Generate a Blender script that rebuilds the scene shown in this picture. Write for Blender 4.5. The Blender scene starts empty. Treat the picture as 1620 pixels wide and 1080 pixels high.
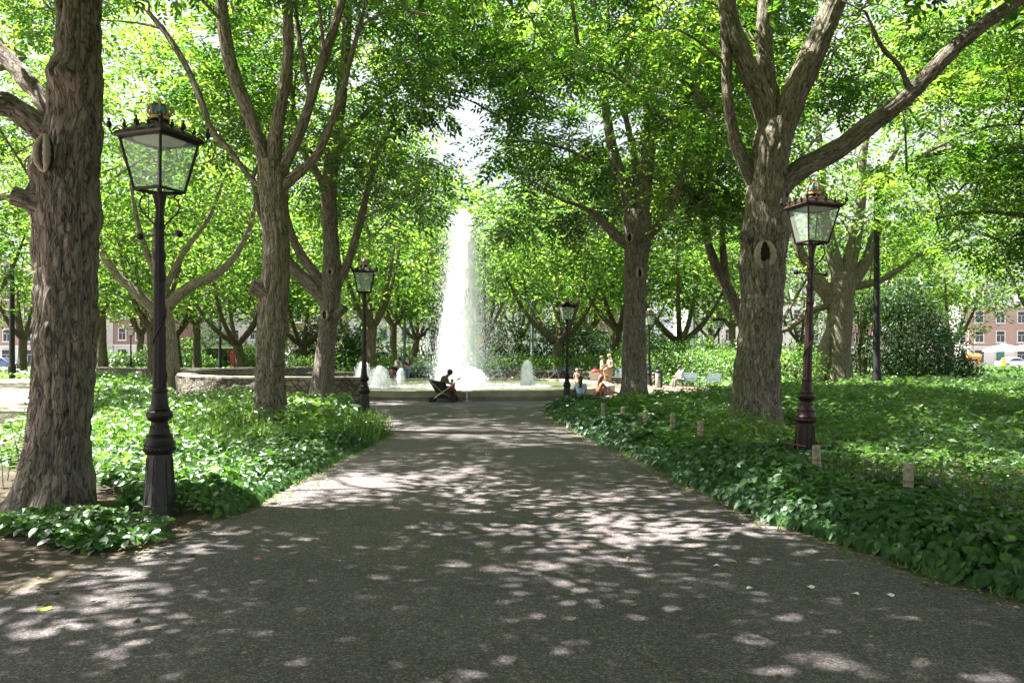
import bpy, bmesh, math, random
import numpy as np
from mathutils import Vector, Matrix, Quaternion

# ------------------------------------------------------------------ camera, sky, sun, exposure
sc = bpy.context.scene
F, HY, CX, CH = 1260.0, 563.0, 810.0, 1.65        # focal (px of the 1620 frame), horizon row, centre column, eye height
cam_d = bpy.data.cameras.new('camera'); cam = bpy.data.objects.new('camera', cam_d)
sc.collection.objects.link(cam); sc.camera = cam
cam.location = (0, 0, CH); cam.rotation_euler = (math.radians(90), 0, 0)
cam_d.sensor_width = 36; cam_d.lens = 36 * F / 1620; cam_d.shift_y = (HY - 540) / 1620
cam_d.clip_start = 0.1; cam_d.clip_end = 3000

SUN_EL, SUN_AZ = math.radians(60), math.radians(-80)   # azimuth clockwise from +Y (straight ahead): the sun is ahead and to the left
sdir = Vector((math.sin(SUN_AZ) * math.cos(SUN_EL), math.cos(SUN_AZ) * math.cos(SUN_EL), math.sin(SUN_EL)))
world = bpy.data.worlds.new('World'); sc.world = world; world.use_nodes = True
wn = world.node_tree; bg = wn.nodes['Background']
sky = wn.nodes.new('ShaderNodeTexSky'); sky.sky_type = 'NISHITA'; sky.sun_disc = False
sky.sun_elevation = SUN_EL; sky.sun_rotation = SUN_AZ; sky.air_density = 1.0; sky.dust_density = 7.0; sky.ozone_density = 1.0
hz_tc = wn.nodes.new('ShaderNodeTexCoord'); hz_n = wn.nodes.new('ShaderNodeTexNoise'); hz_n.inputs['Scale'].default_value = 2.2; hz_n.inputs['Detail'].default_value = 6
hz_r = wn.nodes.new('ShaderNodeValToRGB'); hz_r.color_ramp.elements[0].position = .36; hz_r.color_ramp.elements[0].color = (.35,) * 3 + (1,); hz_r.color_ramp.elements[1].position = .56; hz_r.color_ramp.elements[1].color = (.9,) * 3 + (1,)
hz_m = wn.nodes.new('ShaderNodeMixRGB'); hz_m.inputs[2].default_value = (3.15, 3.2, 3.35, 1)          # thin bright summer cloud over the blue
wn.links.new(hz_tc.outputs['Generated'], hz_n.inputs['Vector']); wn.links.new(hz_n.outputs['Fac'], hz_r.inputs[0]); wn.links.new(hz_r.outputs[0], hz_m.inputs[0])
wn.links.new(sky.outputs[0], hz_m.inputs[1]); wn.links.new(hz_m.outputs[0], bg.inputs[0]); bg.inputs[1].default_value = 0.062
sun_d = bpy.data.lights.new('sun', 'SUN'); sun_d.energy = 5.0; sun_d.angle = math.radians(0.55); sun_d.color = (1.0, 0.95, 0.87)
sun = bpy.data.objects.new('sun', sun_d); sc.collection.objects.link(sun)
sun.rotation_euler = (-sdir).to_track_quat('-Z', 'Y').to_euler(); sun.location = (0, 0, 40)
vs = sc.view_settings; vs.view_transform = 'Standard'; vs.look = 'None'; vs.gamma = 1; vs.exposure = 2.75; vs.use_curve_mapping = False
sc.cycles.max_bounces = 10; sc.cycles.diffuse_bounces = 5; sc.cycles.glossy_bounces = 3; sc.cycles.transmission_bounces = 6
sc.cycles.transparent_max_bounces = 12; sc.cycles.caustics_reflective = False; sc.cycles.caustics_refractive = False

# ------------------------------------------------------------------ helpers
R = np.random.default_rng(7); random.seed(7)
def W(px, py, Y): return np.array([(px - CX) / F * Y, Y, CH - (py - HY) / F * Y])
def P(px, py, z=0.0):
    Y = (CH - z) * F / (py - HY); return ((px - CX) / F * Y, Y)
def proj(p):
    Y = np.maximum(p[:, 1], .01); return CX + p[:, 0] / Y * F, HY + (CH - p[:, 2]) / Y * F
def tag(o, label=None, cat=None, group=None, kind=None):
    for k, v in (('label', label), ('category', cat), ('group', group), ('kind', kind)):
        if v: o[k] = v
    return o
def link(o, parent=None):
    sc.collection.objects.link(o)
    if parent is not None: o.parent = parent
    return o
def empty(name, loc=(0, 0, 0), rz=0.0, **kw):
    o = bpy.data.objects.new(name, None); link(o); o.location = loc; o.rotation_euler[2] = rz; o.empty_display_size = .2
    return tag(o, **kw)
def copy_thing(root, loc=None, rz=None, scale=None, **kw):
    r = root.copy(); link(r)
    for k in ('label', 'category', 'group', 'kind'):
        if k in root: r[k] = root[k]
    if loc is not None: r.location = loc
    if rz is not None: r.rotation_euler[2] = rz
    if scale is not None: r.scale = (scale,) * 3 if not hasattr(scale, '__len__') else scale
    for ch in list(root.children):
        c = ch.copy(); link(c, r)
        for g in list(ch.children):
            d = g.copy(); link(d, c)
    return tag(r, **kw)
def hsh(ix, iy, iz, s=0):
    h = (ix.astype(np.int64) * 374761393 + iy.astype(np.int64) * 668265263 + iz.astype(np.int64) * 2147483647 // 7 + s * 974634777) & 0xffffffff
    h = ((h ^ (h >> 13)) * 1274126177) & 0xffffffff
    h = (h ^ (h >> 16)) & 0xffffffff
    return h / 4294967295.0
def noise3(x, y, z, s=0):
    x = np.asarray(x, float); y = np.asarray(y, float) + 0 * x; z = np.asarray(z, float) + 0 * x
    ix, iy, iz = np.floor(x).astype(np.int64), np.floor(y).astype(np.int64), np.floor(z).astype(np.int64)
    fx, fy, fz = x - ix, y - iy, z - iz
    fx = fx * fx * (3 - 2 * fx); fy = fy * fy * (3 - 2 * fy); fz = fz * fz * (3 - 2 * fz)
    r = 0
    for dx in (0, 1):
        for dy in (0, 1):
            for dz in (0, 1):
                r = r + hsh(ix + dx, iy + dy, iz + dz, s) * np.where(dx, fx, 1 - fx) * np.where(dy, fy, 1 - fy) * np.where(dz, fz, 1 - fz)
    return r
def unit(v): return v / np.maximum(np.linalg.norm(v, axis=-1, keepdims=True), 1e-9)
def inpoly(x, y, poly):
    ins = np.zeros(len(x), bool); n = len(poly)
    for i in range(n):
        x1, y1 = poly[i]; x2, y2 = poly[(i + 1) % n]
        if y1 == y2: continue
        c = ((y1 > y) != (y2 > y)) & (x < (x2 - x1) * (y - y1) / (y2 - y1) + x1)
        ins ^= c
    return ins
def segdist(x, y, line):
    d = np.full(len(x), 1e9)
    for (x1, y1), (x2, y2) in zip(line[:-1], line[1:]):
        vx, vy = x2 - x1, y2 - y1; L = vx * vx + vy * vy + 1e-9
        t = np.clip(((x - x1) * vx + (y - y1) * vy) / L, 0, 1)
        d = np.minimum(d, np.hypot(x - x1 - t * vx, y - y1 - t * vy))
    return d
def sstep(a, b, x):
    t = np.clip((x - a) / (b - a), 0, 1); return t * t * (3 - 2 * t)

def npmesh(name, V, polys, attrs=None, mats=(), matidx=None, smooth=False):
    """V (n,3); polys: list of (k, faces array (m,k))."""
    me = bpy.data.meshes.new(name)
    V = np.ascontiguousarray(V, np.float32)
    me.vertices.add(len(V)); me.vertices.foreach_set('co', V.ravel())
    nl = sum(f.shape[0] * f.shape[1] for f in polys); nf = sum(f.shape[0] for f in polys)
    me.loops.add(nl); me.polygons.add(nf)
    me.loops.foreach_set('vertex_index', np.concatenate([f.ravel() for f in polys]).astype(np.int32))
    tot = np.concatenate([np.full(f.shape[0], f.shape[1]) for f in polys]).astype(np.int32)
    st = np.concatenate([[0], np.cumsum(tot)[:-1]]).astype(np.int32)
    me.polygons.foreach_set('loop_start', st)
    try: me.polygons.foreach_set('loop_total', tot)
    except Exception: pass
    me.polygons.foreach_set('use_smooth', np.full(nf, bool(smooth)))
    for m in mats: me.materials.append(m)
    if matidx is not None: me.polygons.foreach_set('material_index', matidx.astype(np.int32))
    for an, (ty, arr) in (attrs or {}).items():
        a = me.attributes.new(an, ty, 'POINT')
        a.data.foreach_set('value' if ty == 'FLOAT' else 'vector', np.ascontiguousarray(arr, np.float32).ravel())
    me.update(calc_edges=True); me.validate()
    return me
def npobj(name, V, polys, parent=None, **kw):
    return link(bpy.data.objects.new(name, npmesh(name, V, polys, **kw)), parent)

class MB:
    """collects simple shapes, built as ONE mesh object"""
    def __init__(s): s.v, s.f, s.m, s.cur = [], [], [], 0
    def add(s, vs_, fs):
        b = len(s.v); s.v += [tuple(v) for v in vs_]
        for f in fs: s.f.append([i + b for i in f]); s.m.append(s.cur)
        return s
    def box(s, c, d, rz=0, rx=0, ry=0, bev=0):
        M = Matrix.Translation(c) @ Matrix.Rotation(rz, 4, 'Z') @ Matrix.Rotation(ry, 4, 'Y') @ Matrix.Rotation(rx, 4, 'X')
        hx, hy, hz = d[0] / 2, d[1] / 2, d[2] / 2
        if bev:
            b = min(bev, hx * .9, hy * .9, hz * .9); vs_ = []
            for z, i in ((-hz, b), (-hz + b, 0), (hz - b, 0), (hz, b)):
                for (sx, sy) in ((-1, -1), (1, -1), (1, 1), (-1, 1)):
                    ax, ay = hx - i, hy - i
                    p, q = (ax - b * (i == 0), ay), (ax, ay - b * (i == 0))
                    o = (p, q) if sx * sy < 0 else (q, p)
                    o = [q, p] if (sx, sy) in ((-1, -1), (1, 1)) else [p, q]
                    for (qx, qy) in o: vs_.append(M @ Vector((sx * qx, sy * qy, z)))
            fs = [list(range(7, -1, -1)), list(range(24, 32))]
            for r in range(3):
                for k in range(8): fs.append([r * 8 + k, r * 8 + (k + 1) % 8, r * 8 + 8 + (k + 1) % 8, r * 8 + 8 + k])
            return s.add(vs_, fs)
        vs_ = [M @ Vector((x * hx, y * hy, z * hz)) for z in (-1, 1) for (x, y) in ((-1, -1), (1, -1), (1, 1), (-1, 1))]
        return s.add(vs_, [[3, 2, 1, 0], [4, 5, 6, 7], [0, 1, 5, 4], [1, 2, 6, 5], [2, 3, 7, 6], [3, 0, 4, 7]])
    def lathe(s, prof, n=16, o=(0, 0, 0), cap=True, rot=0, M=None, flute=0, nf=0):
        vs_ = []
        for (r, z) in prof:
            for k in range(n):
                a = rot + 2 * math.pi * k / n; rr = r * (1 + flute * (abs(math.sin(a * nf / 2)) - 1)) if nf else r
                p = Vector((rr * math.cos(a), rr * math.sin(a), z))
                vs_.append((M @ p if M else p) + Vector(o))
        fs = []
        for i in range(len(prof) - 1):
            for k in range(n): fs.append([i * n + k, i * n + (k + 1) % n, (i + 1) * n + (k + 1) % n, (i + 1) * n + k])
        if cap: fs.append(list(range(n - 1, -1, -1))); fs.append([(len(prof) - 1) * n + k for k in range(n)])
        return s.add(vs_, fs)
    def tube(s, pts, r, n=8, cap=True):
        pts = [Vector(p) for p in pts]; rs = r if hasattr(r, '__len__') else [r] * len(pts); vs_ = []; prev = None
        for i, p in enumerate(pts):
            t = (pts[min(i + 1, len(pts) - 1)] - pts[max(i - 1, 0)]).normalized()
            if prev is None: u = t.orthogonal().normalized()
            else: u = (prev - t * prev.dot(t)).normalized() if (prev - t * prev.dot(t)).length > 1e-5 else t.orthogonal().normalized()
            prev = u; w = t.cross(u)
            for k in range(n):
                a = 2 * math.pi * k / n; vs_.append(p + (u * math.cos(a) + w * math.sin(a)) * rs[i])
        fs = [[i * n + k, i * n + (k + 1) % n, (i + 1) * n + (k + 1) % n, (i + 1) * n + k] for i in range(len(pts) - 1) for k in range(n)]
        if cap: fs += [list(range(n - 1, -1, -1)), [(len(pts) - 1) * n + k for k in range(n)]]
        return s.add(vs_, fs)
    def ball(s, c, r, n=10, m=7, sc_=(1, 1, 1), M=None):
        prof = [(max(1e-4, r * math.sin(math.pi * i / m)), -r * math.cos(math.pi * i / m)) for i in range(m + 1)]
        S = Matrix.Diagonal((*sc_, 1)); S = (M @ S) if M else S
        return s.lathe(prof, n, c, True, 0, S)
    def prism(s, poly, y0, y1, M=None):
        """poly in (x,z), extruded along y"""
        n = len(poly); vs_ = [Vector((x, y, z)) for y in (y0, y1) for (x, z) in poly]
        if M: vs_ = [M @ v for v in vs_]
        return s.add(vs_, [list(range(n)), list(range(2 * n - 1, n - 1, -1))] + [[k, k + n, (k + 1) % n + n, (k + 1) % n] for k in range(n)])
    def build(s, name, mats, parent=None, smooth=False, mesh_only=False):
        me = bpy.data.meshes.new(name); me.from_pydata(s.v, [], s.f)
        for m in (mats if isinstance(mats, (list, tuple)) else [mats]): me.materials.append(m)
        me.polygons.foreach_set('material_index', s.m)
        bm = bmesh.new(); bm.from_mesh(me); bmesh.ops.recalc_face_normals(bm, faces=bm.faces); bm.to_mesh(me); bm.free()
        if smooth:
            for p in me.polygons: p.use_smooth = True
            try: me.set_sharp_from_angle(angle=math.radians(38))
            except Exception: pass
        me.update()
        return link(bpy.data.objects.new(name, me), parent)

# ------------------------------------------------------------------ materials
def newmat(name):
    m = bpy.data.materials.new(name); m.use_nodes = True
    return m, m.node_tree, m.node_tree.nodes['Principled BSDF'], m.node_tree.nodes['Material Output']
def nd(nt, t, **kw):
    n = nt.nodes.new('ShaderNode' + t)
    for k, v in kw.items():
        if k in n.inputs.keys(): n.inputs[k].default_value = v
        else: setattr(n, k, v)
    return n
def ramp(nt, src, stops):
    r = nt.nodes.new('ShaderNodeValToRGB'); e = r.color_ramp.elements
    while len(e) < len(stops): e.new(.5)
    for i, (p, c) in enumerate(stops): e[i].position = p; e[i].color = (*c, 1) if len(c) == 3 else c
    nt.links.new(src, r.inputs[0]); return r
def simple(name, col, rough=.6, metal=0, var=.15, scale=6, bump=0, bscale=30, spec=.5):
    m, nt, b, o = newmat(name); L = nt.links
    tc = nd(nt, 'TexCoord'); n = nd(nt, 'TexNoise', Scale=scale, Detail=6, Roughness=.6); L.new(tc.outputs['Object'], n.inputs['Vector'])
    c = np.array(col); r = ramp(nt, n.outputs['Fac'], [(.3, tuple(c * (1 - var))), (.7, tuple(np.minimum(c * (1 + var), 1)))])
    L.new(r.outputs[0], b.inputs['Base Color']); b.inputs['Roughness'].default_value = rough; b.inputs['Metallic'].default_value = metal
    b.inputs['Specular IOR Level'].default_value = spec
    if bump:
        n2 = nd(nt, 'TexNoise', Scale=bscale, Detail=8, Roughness=.7); L.new(tc.outputs['Object'], n2.inputs['Vector'])
        bp = nd(nt, 'Bump', Strength=bump, Distance=.02); L.new(n2.outputs['Fac'], bp.inputs['Height']); L.new(bp.outputs[0], b.inputs['Normal'])
    return m
def leafmat(name, stops, trans, tfac=.45, gloss=.06, rough=.38):
    m, nt, b, o = newmat(name); L = nt.links; nt.nodes.remove(b)
    a = nd(nt, 'Attribute', attribute_name='tint')
    r = ramp(nt, a.outputs['Fac'], stops); rt = ramp(nt, a.outputs['Fac'], trans)
    d = nd(nt, 'BsdfDiffuse'); t = nd(nt, 'BsdfTranslucent'); g = nd(nt, 'BsdfGlossy', Roughness=rough); g.inputs['Color'].default_value = (.9, .95, 1, 1)
    L.new(r.outputs[0], d.inputs['Color']); L.new(rt.outputs[0], t.inputs['Color'])
    m1 = nd(nt, 'MixShader'); m1.inputs[0].default_value = tfac; L.new(d.outputs[0], m1.inputs[1]); L.new(t.outputs[0], m1.inputs[2])
    m2 = nd(nt, 'MixShader'); L.new(m1.outputs[0], m2.inputs[1]); L.new(g.outputs[0], m2.inputs[2])
    fr = nd(nt, 'LayerWeight', Blend=.25); mu = nd(nt, 'Math', operation='MULTIPLY_ADD'); L.new(fr.outputs['Fresnel'], mu.inputs[0]); mu.inputs[1].default_value = .06; mu.inputs[2].default_value = gloss
    L.new(mu.outputs[0], m2.inputs[0]); L.new(m2.outputs[0], o.inputs['Surface'])
    return m
M = {}
M['leaf'] = leafmat('tree_leaf', [(0, (.016, .048, .009)), (.5, (.04, .105, .014)), (1, (.11, .20, .03))], [(0, (.065, .18, .015)), (.5, (.18, .39, .028)), (1, (.44, .64, .07))], .5, .03)
M['leaf_far'] = leafmat('far_leaf', [(0, (.02, .058, .014)), (.5, (.06, .13, .025)), (1, (.16, .24, .06))], [(0, (.08, .20, .02)), (.5, (.20, .42, .035)), (1, (.50, .70, .11))], .5, .01)
M['ivy'] = leafmat('ivy_leaf', [(0, (.015, .048, .015)), (.5, (.032, .09, .022)), (1, (.085, .17, .04))], [(0, (.04, .14, .02)), (.6, (.10, .27, .03)), (1, (.28, .48, .08))], .28, .016, .42)
M['herb'] = leafmat('herb_leaf', [(0, (.03, .085, .016)), (.5, (.065, .15, .025)), (1, (.15, .26, .05))], [(0, (.11, .28, .03)), (.5, (.22, .42, .05)), (1, (.46, .64, .12))], .4, .02)
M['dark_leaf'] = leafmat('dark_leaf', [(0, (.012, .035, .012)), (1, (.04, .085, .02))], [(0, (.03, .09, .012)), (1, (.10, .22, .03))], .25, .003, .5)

def barkmat(name, dark, mid, light, moss=.0, scale=1.0):
    m, nt, b, o = newmat(name); L = nt.links
    a = nd(nt, 'Attribute', attribute_name='bark')
    mp = nd(nt, 'Mapping'); mp.inputs['Scale'].default_value = (16 * scale, 16 * scale, 3.2 * scale); L.new(a.outputs['Vector'], mp.inputs['Vector'])
    wn_ = nd(nt, 'TexNoise', Scale=1.2, Detail=3); L.new(mp.outputs[0], wn_.inputs['Vector'])
    ad = nd(nt, 'VectorMath', operation='MULTIPLY_ADD'); L.new(wn_.outputs['Color'], ad.inputs[0]); ad.inputs[1].default_value = (2.8, 2.8, 2.8); L.new(mp.outputs[0], ad.inputs[2])
    n1 = nd(nt, 'TexNoise', Scale=1.0, Detail=9, Roughness=.68); L.new(ad.outputs[0], n1.inputs['Vector'])
    v1 = nd(nt, 'TexVoronoi', feature='DISTANCE_TO_EDGE', Scale=.9); L.new(ad.outputs[0], v1.inputs['Vector'])
    mr = nd(nt, 'MapRange'); L.new(v1.outputs['Distance'], mr.inputs[0]); mr.inputs[1].default_value = 0; mr.inputs[2].default_value = .16
    mx = nd(nt, 'Math', operation='MULTIPLY_ADD'); L.new(mr.outputs[0], mx.inputs[0]); mx.inputs[1].default_value = .33; L.new(n1.outputs['Fac'], mx.inputs[2])
    cr = ramp(nt, mx.outputs[0], [(.42, dark), (.62, mid), (.95, light)])
    big = nd(nt, 'TexNoise', Scale=1.6, Detail=4); L.new(a.outputs['Vector'], big.inputs['Vector'])
    r2 = ramp(nt, big.outputs['Fac'], [(.42, (0, 0, 0)), (.68, (1, 1, 1))])
    mm = nd(nt, 'Math', operation='MULTIPLY'); L.new(r2.outputs[0], mm.inputs[0]); mm.inputs[1].default_value = moss
    mix = nd(nt, 'MixRGB'); L.new(mm.outputs[0], mix.inputs[0]); L.new(cr.outputs[0], mix.inputs[1]); mix.inputs[2].default_value = (.13, .14, .06, 1)
    L.new(mix.outputs[0], b.inputs['Base Color']); b.inputs['Roughness'].default_value = .9; b.inputs['Specular IOR Level'].default_value = .2
    bp = nd(nt, 'Bump', Strength=1.0, Distance=.05 / scale); L.new(mx.outputs[0], bp.inputs['Height']); L.new(bp.outputs[0], b.inputs['Normal'])
    return m
M['bark'] = barkmat('bark', (.034, .028, .024), (.165, .14, .12), (.31, .27, .235), .15)
M['bark_green'] = barkmat('bark_green', (.03, .026, .02), (.155, .135, .105), (.31, .275, .225), .35)
M['bark_far'] = barkmat('bark_far', (.04, .032, .022), (.12, .10, .07), (.20, .17, .12), .4, .6)
M['scar'] = simple('scar_wood', (.30, .26, .21), .8, var=.25, scale=9, bump=.5)
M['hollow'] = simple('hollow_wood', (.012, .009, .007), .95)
# ground materials
def groundmat(name, c1, c2, c3, grain=60, bump=.5, dist=.02):
    m, nt, b, o = newmat(name); L = nt.links; tc = nd(nt, 'TexCoord')
    n1 = nd(nt, 'TexNoise', Scale=.7, Detail=6, Roughness=.65); n2 = nd(nt, 'TexNoise', Scale=grain, Detail=5, Roughness=.75)
    for n in (n1, n2): L.new(tc.outputs['Object'], n.inputs['Vector'])
    ad = nd(nt, 'Math', operation='MULTIPLY_ADD'); L.new(n2.outputs['Fac'], ad.inputs[0]); ad.inputs[1].default_value = .8; L.new(n1.outputs['Fac'], ad.inputs[2])
    r = ramp(nt, ad.outputs[0], [(.62, c1), (.9, c2), (1.0, c3)]); L.new(r.outputs[0], b.inputs['Base Color'])
    b.inputs['Roughness'].default_value = .92; b.inputs['Specular IOR Level'].default_value = .25
    bp = nd(nt, 'Bump', Strength=bump, Distance=dist); L.new(n2.outputs['Fac'], bp.inputs['Height']); L.new(bp.outputs[0], b.inputs['Normal'])
    return m
M['soil'] = groundmat('soil', (.030, .023, .017), (.062, .048, .036), (.11, .088, .066), 22, .9, .03)
M['edge_soil'] = groundmat('edge_soil', (.06, .048, .039), (.115, .094, .077), (.18, .15, .12), 40, .8, .02)
M['paving'] = groundmat('paving', (.26, .225, .19), (.33, .29, .25), (.40, .36, .31), 9, .2)
def asphalt():
    m, nt, b, o = newmat('gravel_asphalt'); L = nt.links; tc = nd(nt, 'TexCoord')
    v = nd(nt, 'TexVoronoi', Scale=95); v2 = nd(nt, 'TexVoronoi', Scale=38); n = nd(nt, 'TexNoise', Scale=.75, Detail=9, Roughness=.62); n3 = nd(nt, 'TexNoise', Scale=4.5, Detail=6, Roughness=.7)
    for t in (v, v2, n, n3): L.new(tc.outputs['Object'], t.inputs['Vector'])
    sp = nd(nt, 'SeparateColor'); L.new(v.outputs['Color'], sp.inputs[0]); sp2 = nd(nt, 'SeparateColor'); L.new(v2.outputs['Color'], sp2.inputs[0])
    g = ramp(nt, sp.outputs[0], [(0, (.058, .051, .056)), (.45, (.098, .087, .094)), (.85, (.148, .132, .141)), (1, (.25, .225, .235))])
    g2 = ramp(nt, sp2.outputs[0], [(.0, (.86, .86, .86)), (.8, (1, 1, 1)), (1, (1.2, 1.18, 1.15))])
    mu = nd(nt, 'MixRGB', blend_type='MULTIPLY'); mu.inputs[0].default_value = 1; L.new(g.outputs[0], mu.inputs[1]); L.new(g2.outputs[0], mu.inputs[2])
    r3 = ramp(nt, n.outputs['Fac'], [(.3, (.78, .77, .76)), (.5, (1, .99, .98)), (.7, (1.22, 1.19, 1.15))])
    m2 = nd(nt, 'MixRGB', blend_type='MULTIPLY'); m2.inputs[0].default_value = 1; L.new(mu.outputs[0], m2.inputs[1]); L.new(r3.outputs[0], m2.inputs[2])
    r4 = ramp(nt, n3.outputs['Fac'], [(.35, (.88, .88, .88)), (.65, (1.08, 1.07, 1.05))])
    m3 = nd(nt, 'MixRGB', blend_type='MULTIPLY'); m3.inputs[0].default_value = 1; L.new(m2.outputs[0], m3.inputs[1]); L.new(r4.outputs[0], m3.inputs[2])
    L.new(m3.outputs[0], b.inputs['Base Color']); b.inputs['Roughness'].default_value = .88; b.inputs['Specular IOR Level'].default_value = .3
    bp = nd(nt, 'Bump', Strength=.5, Distance=.003); L.new(v.outputs['Distance'], bp.inputs['Height'])
    L.new(bp.outputs[0], b.inputs['Normal']); return m
M['asphalt'] = asphalt()
def stonemat(name, cols, mortar, scale=4, bump=1.0, stretch=1.35):
    m, nt, b, o = newmat(name); L = nt.links; tc = nd(nt, 'TexCoord')
    mp = nd(nt, 'Mapping'); mp.inputs['Scale'].default_value = (1, 1, stretch); L.new(tc.outputs['Object'], mp.inputs['Vector'])
    v = nd(nt, 'TexVoronoi', Scale=scale); e = nd(nt, 'TexVoronoi', Scale=scale, feature='DISTANCE_TO_EDGE'); n = nd(nt, 'TexNoise', Scale=18, Detail=7, Roughness=.7)
    for t in (v, e): L.new(mp.outputs[0], t.inputs['Vector'])
    L.new(tc.outputs['Object'], n.inputs['Vector'])
    sp = nd(nt, 'SeparateColor'); L.new(v.outputs['Color'], sp.inputs[0])
    r = ramp(nt, sp.outputs[0], cols); er = nd(nt, 'MapRange'); L.new(e.outputs['Distance'], er.inputs[0]); er.inputs[2].default_value = .09
    mx = nd(nt, 'MixRGB'); L.new(er.outputs[0], mx.inputs[0]); mx.inputs[1].default_value = (*mortar, 1); L.new(r.outputs[0], mx.inputs[2])
    r2 = ramp(nt, n.outputs['Fac'], [(.3, (.7, .7, .7)), (.7, (1.2, 1.2, 1.2))]); mu = nd(nt, 'MixRGB', blend_type='MULTIPLY'); mu.inputs[0].default_value = 1
    L.new(mx.outputs[0], mu.inputs[1]); L.new(r2.outputs[0], mu.inputs[2]); L.new(mu.outputs[0], b.inputs['Base Color'])
    ad = nd(nt, 'Math', operation='MULTIPLY_ADD'); L.new(n.outputs['Fac'], ad.inputs[0]); ad.inputs[1].default_value = .35; L.new(er.outputs[0], ad.inputs[2])
    bp = nd(nt, 'Bump', Strength=bump, Distance=.05); L.new(ad.outputs[0], bp.inputs['Height']); L.new(bp.outputs[0], b.inputs['Normal'])
    b.inputs['Roughness'].default_value = .9; return m
M['rubble'] = stonemat('rubble_stone', [(0, (.13, .115, .09)), (.5, (.18, .16, .13)), (1, (.25, .225, .18))], (.075, .066, .053), 4.6)
M['capstone'] = simple('capstone', (.33, .29, .235), .85, var=.25, scale=3, bump=.4)
M['basin_stone'] = simple('basin_stone', (.34, .31, .235), .8, var=.28, scale=2.2, bump=.35, bscale=14)

# ------------------------------------------------------------------ ground, path, plaza
def sheet(name, pts, z, mat, kind='structure'):
    me = bpy.data.meshes.new(name); me.from_pydata([(x, y, z) for x, y in pts], [], [list(range(len(pts)))]); me.materials.append(mat)
    me.update(); o = link(bpy.data.objects.new(name, me)); return tag(o, kind=kind)
tag(sheet('ground', [(-900, -300), (900, -300), (900, 1600), (-900, 1600)], 0, M['soil']), kind='structure')
def jitter(line, step=.25, amp=.06, seed=0):
    out = []
    for (a, b) in zip(line[:-1], line[1:]):
        n = max(1, int(math.hypot(b[0] - a[0], b[1] - a[1]) / step))
        for k in range(n): t = k / n; out.append((a[0] + (b[0] - a[0]) * t, a[1] + (b[1] - a[1]) * t))
    out.append(line[-1]); o = np.array(out)
    nx = noise3(o[:, 0] * 1.7, o[:, 1] * 1.7, 0, seed) - .5 + (noise3(o[:, 0] * 7, o[:, 1] * 7, 0, seed + 1) - .5) * .5
    o[:, 0] += nx * 2 * amp; return [tuple(p) for p in o]
left_px = [(0, 945), (100, 918), (220, 878), (300, 848), (390, 815), (470, 772), (530, 738), (590, 707), (618, 690), (604, 676), (590, 664), (586, 655), (574, 648)]
right_px = [(868, 640), (856, 648), (872, 664), (905, 685), (950, 706), (1010, 732), (1060, 758), (1110, 790), (1180, 822), (1290, 856), (1400, 897), (1500, 928), (1620, 955)]
left_w = [(-5.5, 1.0), (-4.6, 4.0)] + [P(*p) for p in left_px]
right_w = [P(*p) for p in right_px] + [(3.9, 4.2), (4.6, 2.5), (5.2, 1.0)]
LEFT, RIGHT = jitter(left_w, .2, .07, 3), jitter(right_w, .2, .07, 5)
FC = (-2.3, 37.8)                                       # fountain centre
plaza = [(FC[0] + 12.6 * math.cos(a) * (1 + .0), FC[1] + 12.9 * math.sin(a)) for a in np.linspace(0, 2 * math.pi, 97)[:-1]]
sheet('plaza', plaza, .004, M['edge_soil'])
path_poly = [(-5.5, -8)] + LEFT + [(-6.4, 29.5), (-6.5, 31), (4.5, 31), (4.4, 29)] + RIGHT + [(5.2, -8)]
sheet('path', path_poly, .012, M['asphalt'])
# pale side path, far on the left
side_r = [(-6.9, 9.5), P(0, 724), P(18, 690), P(38, 645), P(38, 605), P(34, 590)]
side_l = [(-44, 72), (-30, 44), (-22, 27), (-17, 16), (-14, 8), (-12, 2)]
side_r = [(-6.2, 5), (-6.6, 8), (-8.4, 12.5), (-10.6, 17), (-16.2, 27), (-26, 44), (-40, 72)]
sheet('side_path', jitter(side_r, .3, .1, 8) + side_l, .008, M['paving'])
# dirt strip along the path edges
strip = [(x - .28 - .2 * random.random(), y - .05) for x, y in LEFT]
sheet('path_margin', strip + LEFT[::-1], .006, M['edge_soil'])
strip = [(x + .30 + .25 * random.random(), y) for x, y in RIGHT]
sheet('path_margin', strip + RIGHT[::-1], .006, M['edge_soil'])
# road beyond the park
sheet('road', [(-300, 100), (300, 100), (300, 122), (-300, 122)], .01, simple('road_asphalt', (.16, .155, .15), .9))

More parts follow.
